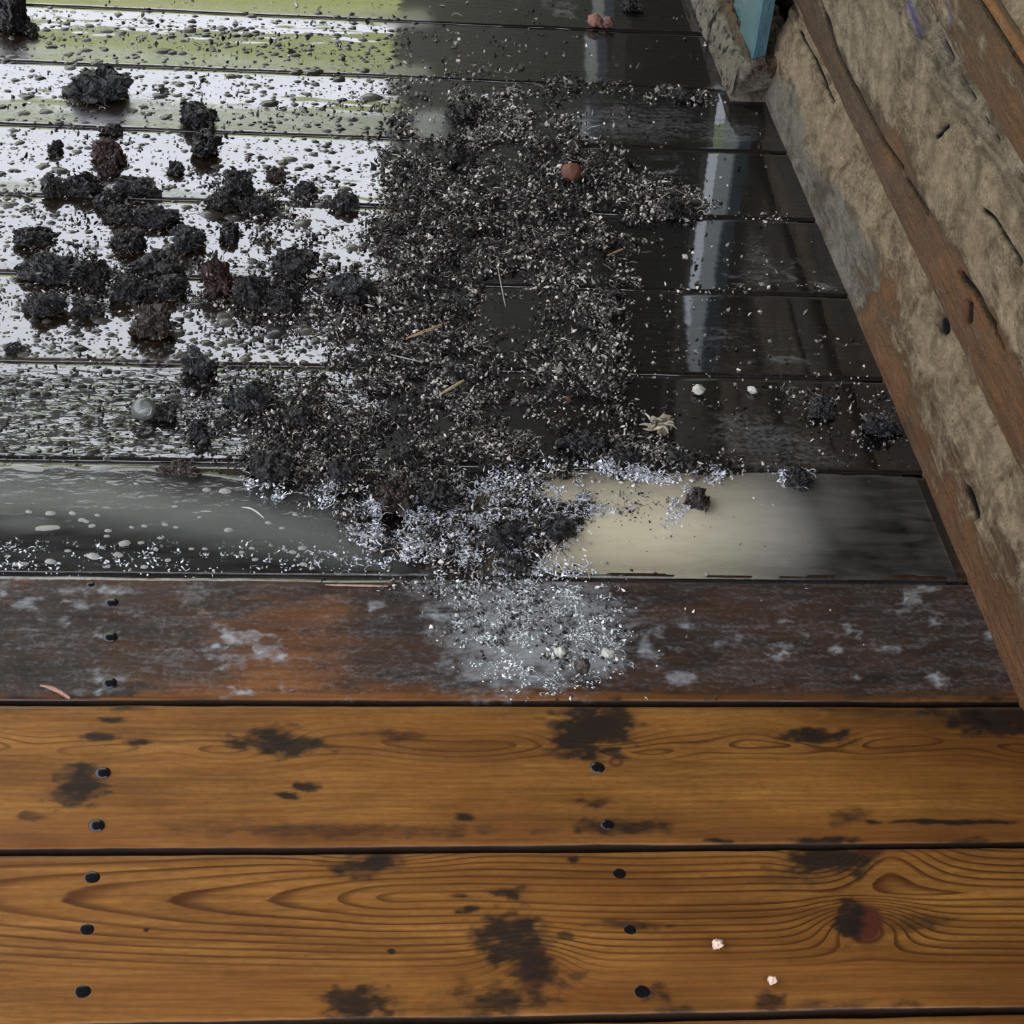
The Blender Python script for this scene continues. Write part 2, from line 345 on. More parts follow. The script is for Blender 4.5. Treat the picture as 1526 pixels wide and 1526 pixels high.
WET = Map(); WET.poly([(-200, -200), (1700, -200), (1700, 856), (-200, 856)], 1.0, 6)
WET.poly([(-200, 850), (1700, 850), (1700, 1046), (1180, 1046), (1000, 1030), (880, 1030), (760, 1015), (640, 1025), (520, 1000), (430, 960), (340, 1010), (300, 1020), (160, 1020), (120, 1050), (-200, 1050)], 0.75, 12, rough=30)
WET.ell(415, 955, 100, 70, 0.25, mode='mul', hard=1.2, rough=0.5); WET.ell(500, 905, 30, 16, 0.3, mode='mul', rough=0.4)
WET.ell(700, 1040, 500, 14, 0.4, mode='mul', hard=1.2, rough=0.5); WET.ell(1480, 1065, 130, 24, 0.7, rough=0.4)
WET.ell(1280, 505, 40, 22, 0.45, mode='mul', rough=0.4); WET.ell(1290, 545, 40, 14, 0.5, mode='mul', rough=0.4)
SILT = Map(); SILT.ell(790, 935, 150, 100, 0.75, hard=1.3, rough=0.4); SILT.ell(740, 1010, 120, 30, 0.45, hard=1.4, rough=0.4); SILT.ell(880, 985, 60, 25, 0.75, hard=1.2, rough=0.4)
SILT.poly([(590, 855), (930, 862), (900, 900), (600, 895)], 0.6, 14)
SILT.poly([(-200, 860), (1500, 860), (1520, 1040), (-200, 1040)], 0.26, 8)
SILT.ell(50, 940, 60, 45, 0.30, rough=0.9, hard=1.6); SILT.ell(285, 885, 30, 30, 0.40, ang=50, rough=0.9, hard=1.5); SILT.ell(185, 915, 34, 16, 0.35, rough=0.9, hard=1.6); SILT.ell(270, 985, 80, 24, 0.36, rough=0.9, hard=1.6); SILT.ell(1015, 1010, 24, 12, 0.6, rough=0.3)
SILT.poly([(-200, 856), (640, 855), (640, 862), (-200, 863)], 0.9, 3, rough=2); SILT.ell(1340, 828, 50, 12, 0.5, rough=0.9, hard=1.5); SILT.ell(1150, 665, 130, 50, 0.35, ang=20, rough=0.4, hard=1.4); SILT.ell(930, 180, 170, 32, 0.35, ang=3, rough=0.4, hard=1.4); SILT.ell(1090, 200, 60, 18, 0.35, rough=0.4)
SILT.ell(1130, 400, 30, 50, 0.32, hard=1.4, rough=0.4); SILT.ell(1100, 520, 150, 60, 0.22, ang=15, hard=1.4, rough=0.5)
SILT.ell(640, 185, 90, 22, 0.4, rough=0.4)
BEAD = Map(); BEAD.poly([(-200, 0), (590, 0), (585, 330), (540, 480), (480, 560), (-200, 545)], 0.40, 20)
BEAD.poly([(-200, 545), (470, 545), (560, 600), (440, 690), (-200, 690)], 0.95, 14); BEAD.poly([(100, 480), (520, 450), (500, 560), (60, 540)], 0.65, 30)
BEAD.ell(200, 230, 170, 30, 0.6, mode='mul', hard=1.5); BEAD.ell(120, 340, 200, 50, 0.8, mode='mul', hard=1.5)
MATT = Map()
for pts in ([(-200, 0), (640, 20), (640, 36), (-200, -4)], [(-200, 52), (60, 70), (400, 88), (640, 100), (640, 118), (-200, 78)], [(-200, 140), (100, 158), (220, 150), (480, 172), (660, 165), (660, 212), (-200, 172)],
            [(-200, 262), (120, 276), (330, 288), (330, 304), (-200, 280)], [(-200, 385), (200, 398), (420, 408), (420, 418), (-200, 398)], [(-200, 520), (300, 532), (300, 546), (-200, 534)]):
    MATT.poly(pts, 0.85, 7, rough=8)
STAIN = Map(); KNOT = Map(); RED = Map()
for u, v, a, b, k in ((755, 1395, 48, 40, .75), (795, 1445, 40, 48, .6), (700, 1500, 130, 18, .3), (535, 1495, 48, 24, .75), (545, 1288, 50, 16, .75), (1235, 1278, 62, 24, .85), (1215, 1300, 80, 30, .35), (1365, 1372, 50, 16, .45), (1262, 1372, 20, 26, .8),
                      (985, 1482, 22, 14, .5), (1145, 1494, 26, 18, .6), (945, 1378, 52, 10, .6), (700, 1355, 18, 7, .75), (690, 1335, 20, 5, .6), (760, 1330, 28, 8, .7), (690, 1480, 16, 26, .4), (840, 1395, 14, 7, .6), (860, 1455, 14, 8, .5), (735, 1495, 50, 24, .6),
                      (415, 1108, 58, 22, .75), (590, 1096, 42, 10, .5), (880, 1092, 58, 36, .9), (920, 1065, 30, 18, .7), (125, 1168, 38, 28, .75), (105, 1192, 30, 12, .6), (165, 1073, 20, 6, .8), (150, 1097, 30, 6, .7), (205, 1106, 18, 4, .8), (430, 1187, 18, 6, .85), (457, 1172, 20, 7, .85),
                      (1212, 1098, 48, 14, .75), (560, 1238, 240, 12, .4), (330, 1235, 100, 12, .3), (925, 1232, 64, 12, .65), (1410, 1225, 100, 4, .9), (690, 1217, 16, 8, .75), (890, 1197, 28, 8, .6), (1265, 1218, 30, 14, .45), (45, 1217, 20, 8, .5), (1500, 1068, 130, 24, .7), (1330, 1060, 130, 12, .4),
                      (1230, 1253, 50, 6, .7), (1080, 1253, 30, 4, .7), (1440, 1252, 60, 6, .5), (60, 925, 80, 55, .85), (30, 1000, 90, 30, .9), (95, 1010, 40, 26, .9), (700, 930, 120, 12, .6), (620, 940, 220, 8, .45), (1320, 880, 160, 22, .6), (1180, 1000, 30, 20, .4), (1240, 990, 50, 30, .5), (1400, 960, 110, 70, .6),
                      (580, 890, 60, 16, .5), (480, 880, 40, 8, .5), (190, 1055, 60, 6, .5), (583, 1418, 5, 3, 1), (855, 1281, 9, 5, .9), (218, 1386, 4, 3, 1), (1360, 1495, 18, 6, .5), (1250, 1498, 70, 10, .4), (1010, 1505, 30, 6, .6), (520, 1510, 30, 5, .5)):
    STAIN.ell(u, v, a, b, k, mode='max', hard=1.2, rough=0.85, seed=int(v))
STAIN.poly([(590, -200), (1100, -200), (1400, 690), (1440, 856), (-200, 856), (-200, 690), (560, 690)], 0.85, 20); STAIN.poly([(-200, 846), (1460, 852), (1460, 862), (-200, 858)], 0.9, 4); STAIN.poly([(-200, 20), (600, 20), (590, 545), (-200, 545)], 0.55, 20); STAIN.poly([(-200, 545), (600, 545), (590, 692), (-200, 692)], 0.8, 6)
_b = Map(); _b.poly([(-200, 860), (1500, 860), (1524, 1046), (-200, 1046)], 1.0, 10)
_o = Map(1.0); _o.ell(415, 960, 120, 75, 0.15, mode='mul', hard=1.4, rough=0.6); _o.ell(700, 1040, 420, 14, 0.2, mode='mul', hard=1.2, rough=0.5); _o.ell(510, 905, 40, 14, 0.2, mode='mul', rough=0.5); _o.ell(1090, 890, 60, 14, 0.5, mode='mul', hard=1.4); _o.ell(60, 1035, 60, 12, 0.2, mode='mul')
STAIN.put(_b.m*_o.m*(0.18+0.62*sst(0.40, 0.68, fbm(_cu/85, _cv/24, 13, 4))), 1.0, 'max')
_rg = lambda a, b, sd: 1-np.abs(2*fbm(_cu/a+0.6*fbm(_cu/50, _cv/50, sd+5), _cv/b, sd, 4)-1)
SILT.put(_b.m*sst(0.35, 0.65, fbm(_cu/120, _cv/50, 31, 3))*(0.42*sst(0.88, 0.985, _rg(46, 26, 3))*sst(0.42, 0.6, fbm(_cu/24, _cv/14, 66, 3))+0.58*sst(0.45, 0.75, fbm(_cu/40, _cv/22, 8, 4))), 1.0, 'max')
_d = Map(); _d.poly([(640, -100), (1060, -100), (1440, 850), (900, 700), (900, 300)], 1.0, 40)
SILT.put(_d.m*sst(0.4, 0.7, fbm(_cu/160, _cv/70, 51, 3))*(0.45*sst(0.92, 0.985, _rg(120, 45, 9))+0.28*sst(0.42, 0.75, fbm(_cu/90, _cv/26, 18, 4))), 1.0, 'max')
STAIN.poly([(900, 866), (1480, 866), (1526, 1046), (1240, 1046), (1000, 960)], 0.2, 40)
KNOT.ell(1290, 1376, 26, 28, 1.0, hard=0.35, rough=0.12); KNOT.ell(797, 1443, 22, 34, 0.8, hard=0.4, rough=0.12); KNOT.ell(570, 1274, 26, 12, 0.8, hard=0.5); KNOT.ell(1295, 1270, 24, 6, 0.9, hard=0.5); KNOT.ell(420, 1104, 16, 12, 0.8, hard=0.5)
KNOT.ell(890, 1080, 30, 14, 0.7, hard=0.6); KNOT.ell(1212, 1097, 10, 6, 0.8, hard=0.5); KNOT.ell(128, 1174, 9, 8, 0.7, hard=0.5); KNOT.ell(918, 1135, 11, 8, 0.9, hard=0.3); KNOT.ell(918, 1135, 6, 4, 0.0, mode='set', hard=0.5)
RED.poly([(-200, 860), (1500, 860), (1520, 1046), (-200, 1046)], 0.9, 8); RED.poly([(-200, 1225), (1700, 1225), (1700, 1264), (-200, 1264)], 0.6, 12); RED.poly([(850, 1430), (1700, 1420), (1700, 1512), (700, 1512)], 0.5, 30); RED.ell(1300, 1270, 90, 8, 0.6)
RED.ell(300, 1480, 300, 30, 0.35, hard=1.4)

# ------------------------------------------------------------------ the deck: floor > plank > nail
W = 0.2
CUP = {10: 0.0018, 9: 0.0020, 8: 0.0019, 7: 0.0010, 6: 0.0008, 5: 0.0010, 4: 0.0012, 3: 0.0022, 2: 0.0010, 1: 0.0006, 0: 0.0006, -1: 0.0006}
def ring_phase(row, X, Y, u, v):
    """year rings of a flat-sawn board, bent round its knots; counted in rings"""
    s = row*31+5
    if row == 0:
        vc = 1336+4*np.sin(u/210)+np.where(u > 700, 8*np.sin((u-700)/170), 0)
        r0 = np.interp(u, [-200, 0, 250, 400, 500, 556, 605, 1526], [128, 103, 73, 54.7, 36, 16.5, 0, 0])
        d = v-vc
        p = np.sqrt((d*1.75)**2+r0**2+8)/18.5
        for ku, kv, a, sa, sb in ((1290, 1376, 6.0, 70, 36), (1310, 1262, -5.0, 90, 60), (1235, 1268, 4, 60, 40), (795, 1445, 4.0, 60, 50), (565, 1262, 3.5, 110, 28)):
            p = p+a*np.exp(-((u-ku)/sa)**2-((v-kv)/sb)**2)
    elif row == 1:
        vc = 1112+5*np.sin(u/120)+4*np.sin(u/47)
        d = v-vc
        r0 = 13*np.sin(u/38+1.3*np.sin(u/190))+10
        p = np.sqrt((d*2.0)**2+np.maximum(r0, 0)**2+6)/16.0
        for ku, kv, a, sa, sb in ((415, 1106, 2.2, 50, 20), (885, 1090, 3.2, 70, 32), (1212, 1098, 2.0, 60, 16), (128, 1170, 2.0, 40, 24)):
            p = p+a*np.exp(-((u-ku)/sa)**2-((v-kv)/sb)**2)
    else:
        t = (Y-row*W)/W
        vc = 0.3+0.4*_hash(np.int64(row+40), np.int64(3), 1)
        p = np.sqrt((t-vc)**2+(0.1+0.12*np.sin(X*3+row))**2)*15
    return p+(fbm(X*5, Y*22, s, 3)-0.5)*(0.5 if row == 0 else 0.9 if row == 1 else 1.6)

floor = obj('floor', None, kind='structure', label='old varnished pine deck of wide boards, soaked and muddy at the far end')
floor_planks = {}
def plank_z(row, Y, X):
    t = np.clip((Y-row*W)/W, 0, 1)
    return -CUP.get(row, 0.001)*(1-(2*t-1)**2) + (vnoise(X*3.1, Y*0+row*7.7, 5)-0.5)*0.0006
def deck_z(X, Y):
    X = np.asarray(X, float); Y = np.asarray(Y, float)
    r = np.floor(Y/W).astype(int); z = np.zeros_like(X)
    for k in np.unique(r): z = np.where(r == k, plank_z(int(k), Y, X), z)
    return z
def make_plank(row):
    detail = -1 <= row <= 10
    st = 0.002 if row in (0, 1, 2) else 0.003
    if detail: xs = np.concatenate([np.linspace(-0.95, -0.42, 20)[:-1], np.arange(-0.42, 0.86, st), np.linspace(0.86, 0.98, 4)])
    else: xs = np.linspace(-0.95, 0.98, 40)
    inner = np.arange(0.010, W-0.0098, 0.0022 if row in (0, 1, 2) else 0.0036) if detail else np.linspace(0.012, W-0.012, 6)
    g = 0.0036 if row <= 3 else 0.0028
    prof = [(g+0.0006, -0.026), (g, -0.008), (g+0.0004, -0.0026), (g+0.0014, -0.0009), (g+0.0032, 0.0)] + [(y, 0.0) for y in inner] + [(W-g-0.0032, 0.0), (W-g-0.0014, -0.0009), (W-g-0.0004, -0.0026), (W-g, -0.008), (W-g-0.0006, -0.026)]
    py = np.array([p[0] for p in prof]); pz = np.array([p[1] for p in prof])
    X, PY = np.meshgrid(xs, py, indexing='ij'); PZ = np.broadcast_to(pz, X.shape).copy()
    wig0 = (fbm(X*14, X*0+row, 11)-0.5)*0.0030; wig1 = (fbm(X*14, X*0+row+50, 12)-0.5)*0.0030
    Yl = PY+wig0*np.clip(1-PY/0.03, 0, 1)+wig1*np.clip(1-(W-PY)/0.03, 0, 1)
    Y = Yl+row*W
    Z = PZ+plank_z(row, Y, X)
    Z += np.where(PZ > -0.001, (fbm(X*30, Y*90, row, 3)-0.5)*(0.0007 if row < 3 else 0.00012)+(0 if row < 7 else (fbm(X*16+9, Y*48, row+3, 3)-0.5)*0.0004*sst(0.45, 0.2, X)), 0)
    u, v = proj(X, Y, Z)
    n = X.size
    at = dict(phase=ring_phase(row, X, Y, u, v), wet=np.clip(WET.at(u, v), 0, 1), silt=SILT.at(u, v), stain_gap_shade=np.maximum(STAIN.at(u, v), sst(-0.0010, -0.0030, PZ)*1.6), knot=KNOT.at(u, v), bead=BEAD.at(u, v), matt=MATT.at(u, v), red=RED.at(u, v),  # side faces are also blackened, gap shade put into the colour
              rings=np.clip(1-0.75*sst(85, 120, v-1336), 0.2, 1) if row == 0 else 0.16+0.8*np.exp(-((v-1112)/20)**2) if row == 1 else np.full(X.shape, 0.55))
    V = np.stack([X, Y, Z], -1).reshape(-1, 3)
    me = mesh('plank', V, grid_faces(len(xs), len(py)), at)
    me.flip_normals() if me.polygons[len(me.polygons)//2].normal.z < 0 else None
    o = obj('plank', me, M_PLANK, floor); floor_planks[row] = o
    return o
for row in range(10, -2, -1): make_plank(row)
for row in (11, 12, 13, -2): make_plank(row)
V, F = boxes([(-1.0, 1.0, -0.4, 3.0, -0.16, -0.03)])
obj('joist_layer', mesh('joist_layer', V, F, smooth=False), M_DARK, floor)

def nail_mesh():
    V = [(0, 0, 0.0017)]; F = []
    R = [(0.0026, 0.0016), (0.0048, 0.0011), (0.0062, 0.0002), (0.0064, -0.004)]
    for r, z in R: V += [(r*math.cos(a*math.pi/8), r*math.sin(a*math.pi/8), z) for a in range(16)]
    for a in range(16): F.append([0, 1+a, 1+(a+1) % 16, 1+(a+1) % 16])
    T = [[0, 1+a, 1+(a+1) % 16] for a in range(16)]
    for k in range(3):
        for a in range(16):
            p, q = 1+k*16+a, 1+k*16+(a+1) % 16
            T += [[p, p+16, q+16], [p, q+16, q]]
    return mesh('nail', V, T)
NM = nail_mesh()
for u, v, s, dz in ((137, 1307, 1.0, 0), (130, 1384, 1.0, 0), (123, 1477, 1.0, 0), (144, 1230, 1.0, 0.001), (153, 1151, 1.0, 0.001), (163, 1017, 1.0, 0.001), (164, 948, 1.0, 0.001), (166, 897, 1.0, 0.0006),
                    (957, 1477, 1.0, 0), (939, 1385, 0.85, 0), (923, 1301, 0.9, 0), (905, 1228, 0.9, 0), (890, 1143, 1.0, 0.0005), (135, 868+2, 0.6, 0)):
    x, y = ground(u, v); row = int(math.floor(float(y)/W))
    o = obj('nail', NM, M_NAIL, floor_planks[row], loc=(float(x), float(y), float(plank_z(row, np.array(y), np.array(x)))+dz-0.0002))
    o.scale = (s*1.2, s*1.2, s*0.5 if v > 1290 else s)

# ------------------------------------------------------------------ the log wall: wall_right > log
wall = obj('wall_right', None, kind='structure', label='log wall on the right, mud dried pale on the upper curve of each log')
def resample(P, n):
    P = np.array(P, float)
    # Catmull-Rom through the profile points, then even arc length
    Q = []
    for i in range(len(P)-1):
        p0 = P[max(i-1, 0)]; p1 = P[i]; p2 = P[i+1]; p3 = P[min(i+2, len(P)-1)]
        for t in np.linspace(0, 1, 40, endpoint=False):
            Q.append(0.5*((2*p1)+(-p0+p2)*t+(2*p0-5*p1+4*p2-p3)*t*t+(-p0+3*p1-3*p2+p3)*t**3))
    Q.append(P[-1]); Q = np.array(Q)
    L = np.concatenate([[0], np.cumsum(np.linalg.norm(np.diff(Q, axis=0), axis=1))])
    s = np.linspace(0, L[-1], n)
    return np.stack([np.interp(s, L, Q[:, 0]), np.interp(s, L, Q[:, 1])], -1)
def line_d(u, v, pts):
    d = np.full(np.shape(u), 1e9)
    for (x0, y0), (x1, y1) in zip(pts[:-1], pts[1:]):
        L2 = (x1-x0)**2+(y1-y0)**2
        t = np.clip(((u-x0)*(x1-x0)+(v-y0)*(y1-y0))/L2, 0, 1)
        d = np.minimum(d, np.hypot(u-x0-t*(x1-x0), v-y0-t*(y1-y0)))
    return d
def make_log(k, prof, y0, y1, n=150, step=0.004, back=1.10):
    P = resample(prof, n)
    ys = np.arange(y0, y1, step)
    Yg, _ = np.meshgrid(ys, np.arange(n), indexing='ij')
    X = np.broadcast_to(P[:, 0], Yg.shape).copy(); Z = np.broadcast_to(P[:, 1], Yg.shape).copy()
    T = np.gradient(P, axis=0); T /= np.linalg.norm(T, axis=1)[:, None]
    NX, NZ = -T[:, 1], T[:, 0]                                # outward, away from the wall
    S = np.linspace(0, 1, n)[None, :]*np.ones_like(Yg)
    big = (fbm(Yg*2.2+k*9, S*2, 60+k, 3)-0.5)*0.010*sst(0, 0.15, S)
    t0 = X/(CAMH-Z)
    u, v = proj(X, Yg, Z)
    w = (fbm(Yg*6, S*0+k, 71, 3)-0.5)
    crack = np.zeros_like(X); ora = np.zeros_like(X); grey = np.zeros_like(X); tone = np.zeros_like(X); vio = np.zeros_like(X)
    rel = (fbm(Yg*40, S*24, 80+k, 4)-0.5)*0.0050+(fbm(Yg*12, S*9, 180+k, 3)-0.5)*0.005
    if k == 0:
        dust = sst(0.585, 0.600, t0+w*0.03)
        near = sst(400, 470, v+w*120)
        dust = np.maximum(dust*(0.55+0.45*(1-near)), (1-near)*0.9); dust = np.maximum(dust, near*sst(0.590, 0.628, t0+w*0.05))
        grey = (1-near)*(1-sst(0.597, 0.612, t0+w*0.04))*0.9
        low = sst(760, 900, v+w*200); dust *= (1-0.5*low*(1-sst(0.60, 0.625, t0)))
        ora = near*(1-sst(0.590, 0.622, t0+w*0.04))*0.22
        ora = np.maximum(ora, 0.5*np.exp(-((u-1325)/40)**2-((v-420)/40)**2)); dust -= 0.5*np.exp(-((u-1320)/45)**2-((v-425)/40)**2)
        for (a, b) in ((1225, 185),):
            dd = np.hypot((u-a)*1.0, (v-b)*0.8); rel += 0.0012*np.sin(dd/5.0)*np.exp(-(dd/70)**2)
        c = np.exp(-(line_d(u, v, [(1404, 478), (1406, 490)])/9)**2); crack = np.maximum(crack, c*0.7)
        c = np.exp(-(line_d(u, v, [(1440, 728), (1446, 742), (1454, 768)])/4)**2); crack = np.maximum(crack, c)
        crack = np.maximum(crack, 0.8*np.exp(-(line_d(u, v, [(1190, 45), (1215, 90), (1240, 150)])/2.5)**2))
        crack = np.maximum(crack, 0.9*sst(0.57, 0.5735, t0)*0)
        dust = np.where(v < 45, dust*sst(0, 45, v), dust)
        tone = sst(60, 20, v)
    elif k == 1:
        dust = sst(0.692, 0.706, t0+w*0.02)*(1-0.35*sst(0.80, 0.815, t0))
        dust = np.maximum(dust, sst(0.667, 0.66, t0)*0.15)
        tone = (1-dust)*sst(150, 420, v)*0.1+(1-dust)*0.55*sst(330, 150, v)
        far = sst(250, 60, v); dust = np.maximum(dust, far*sst(0.680, 0.69, t0)*0.9)
        ora = (1-dust)*0.22*sst(260, 420, v)
        grey = 0.30*sst(0.77, 0.80, t0)+0.25*sst(0.672, 0.68, t0)*far
        main = line_d(u, v, [(1222, 0), (1248, 80), (1290, 160), (1318, 212), (1345, 250)]); crack = np.exp(-(main/2.3)**2)
        crack = np.maximum(crack, np.exp(-(line_d(u, v, [(1352, 268), (1368, 292), (1382, 318)])/2.2)**2)*0.9)
        crack = np.maximum(crack, np.exp(-(line_d(u, v, [(1432, 410), (1455, 438), (1468, 465), (1480, 482)])/3.6)**2))
        crack = np.maximum(crack, np.exp(-(line_d(u, v, [(1478, 480), (1494, 518)])/2.2)**2))
        crack = np.maximum(crack, np.exp(-(line_d(u, v, [(1464, 312), (1478, 325), (1500, 360), (1520, 392)])/2.4)**2))
        crack = np.maximum(crack, 0.75*np.exp(-(line_d(u, v, [(1392, 203), (1402, 194), (1408, 188)])/4)**2))
        crack = np.maximum(crack, 0.7*np.exp(-(line_d(u, v, [(1443, 455), (1442, 478)])/5)**2))
        crack = np.maximum(crack, 0.55*np.exp(-(line_d(u, v, [(1390, 10), (1404, 55), (1432, 112), (1480, 200), (1526, 270)])/2.4)**2)*(fbm(Yg*60, S*3, 33) > 0.5))
        ridge = np.exp(-((t0-0.790)/0.016)**2)
        rel += ridge*0.0022*np.sin((t0-0.002*np.sin(Yg*9))*1900+8*fbm(Yg*9, S*4, 3))
        vio = 0.8*np.exp(-(line_d(u, v, [(1357, 4), (1364, 30), (1372, 52)])/4)**2)
        dd = np.hypot(u-1420, (v-280)*0.6); rel += 0.0010*np.sin(dd/6.0)*np.exp(-(dd/90)**2)
        ora = np.maximum(ora, 0.35*np.exp(-(line_d(u, v, [(1355, 150), (1335, 200), (1325, 250)])/12)**2)); dust -= 0.35*np.exp(-(line_d(u, v, [(1355, 150), (1335, 200), (1325, 250)])/11)**2)
    elif k == 2:
        dust = sst(0.912, 0.916, t0+w*0.006)*0.95
        dust = np.maximum(dust, 0.42*sst(0.872, 0.862, t0)*sst(200, 40, v))
        tone = 0.5*sst(0.83, 0.88, t0)*sst(70, 30, v)
        ora = np.exp(-((t0-0.898)/0.0070)**4)+0.08*(t0 < 0.875)
        crack = np.exp(-((t0-0.8865-w*0.002)/0.0024)**2)
        crack = np.maximum(crack, 0.25*np.exp(-((t0-0.9105-w*0.004)/0.0016)**2))
        vio = 0.45*np.exp(-(line_d(u, v, [(1413, 5), (1418, 35)])/4)**2)
    else:
        dust = 0.3+0*X; tone = 0.3+0*X
    rel = rel*(0.35+0.9*np.clip(dust, 0, 1))
    d = big*0.5+rel-0.016*np.clip(crack, 0, 1)
    if k < 3: d = d*sst(0, 0.06, S)
    X = X+NX*d; Z = Z+NZ*d
    if k == 0:                                              # the sawn-off far end is rounded over
        e = np.clip((Yg-(y1-0.05))/0.05, 0, 1); X = X+e*e*0.03; Z = Z-e*e*0.02*S
    V = np.stack([X, Yg, Z], -1)
    bx = np.full((len(ys), 2), back)
    B = np.stack([bx, np.stack([ys, ys], 1), np.stack([np.full(len(ys), P[-1, 1]), np.full(len(ys), P[0, 1])], 1)], -1)
    V = np.concatenate([V, B], 1); m = n+2
    at = {}
    for nm, a in (('dust', dust), ('tone', tone), ('orange', ora), ('crack', np.clip(crack, 0, 1)), ('greyness', grey), ('violet', vio)):
        at[nm] = np.concatenate([np.clip(a, 0, 1), np.zeros((len(ys), 2))], 1).ravel()
    Fq = grid_faces(len(ys), m)
    i = np.arange(len(ys)-1); wrap = np.stack([i*m+m-1, (i+1)*m+m-1, (i+1)*m, i*m], -1)
    Fq = np.concatenate([Fq, wrap]).astype(int)
    me = mesh('log', V.reshape(-1, 3), Fq, at)
    import bmesh
    bm = bmesh.new(); bm.from_mesh(me); bm.verts.ensure_lookup_table()
    for base in (0, (len(ys)-1)*m):
        try: bm.faces.new([bm.verts[base+q] for q in range(m)])
        except ValueError: pass
    bmesh.ops.recalc_face_normals(bm, faces=bm.faces[:]); bm.to_mesh(me); bm.free()
    return obj('log', me, M_LOG, wall)
make_log(0, [(0.8255, -0.004), (0.8285, 0.02), (0.834, 0.055), (0.842, 0.095), (0.853, 0.132), (0.872, 0.165), (0.90, 0.185)], -0.35, 1.86)
make_log(1, [(0.875, 0.150), (0.852, 0.1515), (0.846, 0.163), (0.8425, 0.19), (0.842, 0.23), (0.844, 0.275), (0.850, 0.33), (0.860, 0.378), (0.876, 0.405), (0.90, 0.425)], -0.35, 2.12)
make_log(2, [(0.885, 0.395), (0.856, 0.4045), (0.847, 0.420), (0.842, 0.455), (0.840, 0.495), (0.841, 0.53), (0.850, 0.585), (0.866, 0.635), (0.90, 0.665)], -0.35, 2.12)
zz = 0.65
while zz < 2.4:                                               # the courses above, out of the frame but seen in the wet boards
    make_log(3, [(0.885, zz), (0.852, zz+0.02), (0.840, zz+0.10), (0.850, zz+0.19), (0.89, zz+0.25)], -0.35, 2.12, 14, 0.1); zz += 0.25
V, F = boxes([(0.84, 1.05, 2.95, 8.6, -0.2, 5.0)])
obj('wall_back', mesh('wall_back', V, F, smooth=False), simple('dark_wall_boards', (0.0085, 0.0058, 0.0024), 0.8), kind='structure', label='dark house wall beyond the doorway')
V, F = boxes([(1.15, 1.2, 1.6, 3.2, -0.2, 2.5)])  # dark wall added out of view so the doorway looks unlit
obj('wall_inner', mesh('wall_inner', V, F, smooth=False), M_DARK, kind='structure', label='unseen dark wall added to keep the doorway dark')

# ------------------------------------------------------------------ doorway at the end of the logs: door_1 > threshold, jamb
door = obj('door_1', None, kind='structure', label='doorway past the log ends with a weathered grey sill and a blue painted jamb')
def sill():
    ys = np.concatenate([np.linspace(1.775, 1.83, 14), np.linspace(1.835, 2.95, 180)])
    prof = resample([(0.770, -0.006), (0.7715, 0.016), (0.775, 0.036), (0.784, 0.050), (0.80, 0.057), (0.83, 0.060), (0.875, 0.058), (0.88, 0.03), (0.88, -0.01)], 46)
    Yg, _ = np.meshgrid(ys, np.arange(46), indexing='ij'); X = np.broadcast_to(prof[:, 0], Yg.shape).copy(); Z = np.broadcast_to(prof[:, 1], Yg.shape).copy()
    r = (fbm(Yg*18, X*90+Z*60, 5, 4)-0.5)
    rag = (fbm(X*60, Z*50, 9, 3)-0.5)*0.09+0.25*(Z-0.03)
    Yg = np.where(Yg < 1.834, Yg+rag, Yg)
    r2 = fbm(Yg*55, X*160+Z*120, 15, 4)-0.5
    X = X+np.where(Z > 0.0, r*0.016+r2*0.006, 0); Z = Z+(r*0.014+r2*0.007)*(Z > 0.0)
    lite = sst(0.798, 0.782, X)*0.9+0.3*sst(1.87, 1.80, Yg)
    at = dict(dust=np.clip(lite, 0, 1).ravel(), tone=(0.3*np.ones_like(X)).ravel(), orange=(0*X).ravel(), crack=np.clip(0.10*sst(0.795, 0.815, X)*sst(1.84, 1.87, Yg)+0.5*sst(0.56, 0.72, fbm(Yg*60, X*150+Z*100, 19, 4)), 0, 1).ravel(), greyness=(0.8*np.ones_like(X)).ravel(), violet=(0*X).ravel())
    Fq = grid_faces(len(ys), 46)
    me = mesh('threshold', np.stack([X, Yg, Z], -1).reshape(-1, 3), Fq, at)
    import bmesh
    bm = bmesh.new(); bm.from_mesh(me); bm.verts.ensure_lookup_table(); bm.faces.new([bm.verts[q] for q in range(46)])
    bmesh.ops.recalc_face_normals(bm, faces=bm.faces[:]); bm.to_mesh(me); bm.free()
    return me
obj('threshold', sill(), M_LOG, door, label='weathered grey timber sill crusted with pale silt')
def jamb(x0, x1, y0, y1, z0, z1, mat, label):
    V = []; n = 24
    zs = np.linspace(z0, z1, n)
    ring = [(x0, y0+0.004), (x0+0.003, y0), (x1, y0), (x1, y1), (x0, y1), ]
    for z in zs:
        for (x, y) in ring: V.append((x+(fbm(z*9, x*30+y*12, 4)-0.5)*0.0005, y+(fbm(z*7, x*20, 8)-0.5)*0.003, z))
    k = len(ring); Fq = []
    for a in range(n-1):
        for b in range(k): Fq.append([a*k+b, a*k+(b+1) % k, (a+1)*k+(b+1) % k, (a+1)*k+b])
    me = mesh('door_jamb', V, Fq, smooth=False)
    import bmesh
    bm = bmesh.new(); bm.from_mesh(me); bm.verts.ensure_lookup_table()
    bm.faces.new([bm.verts[q] for q in range(k)][::-1]); bm.faces.new([bm.verts[(n-1)*k+q] for q in range(k)])
    bmesh.ops.recalc_face_normals(bm, faces=bm.faces[:]); bm.to_mesh(me); bm.free()
    return obj('door_jamb', me, mat, door, label=label)
M_BLUE = paint_material('blue_paint', (0.007, 0.030, 0.040), (0.022, 0.060, 0.066), (0.10, 0.11, 0.085))
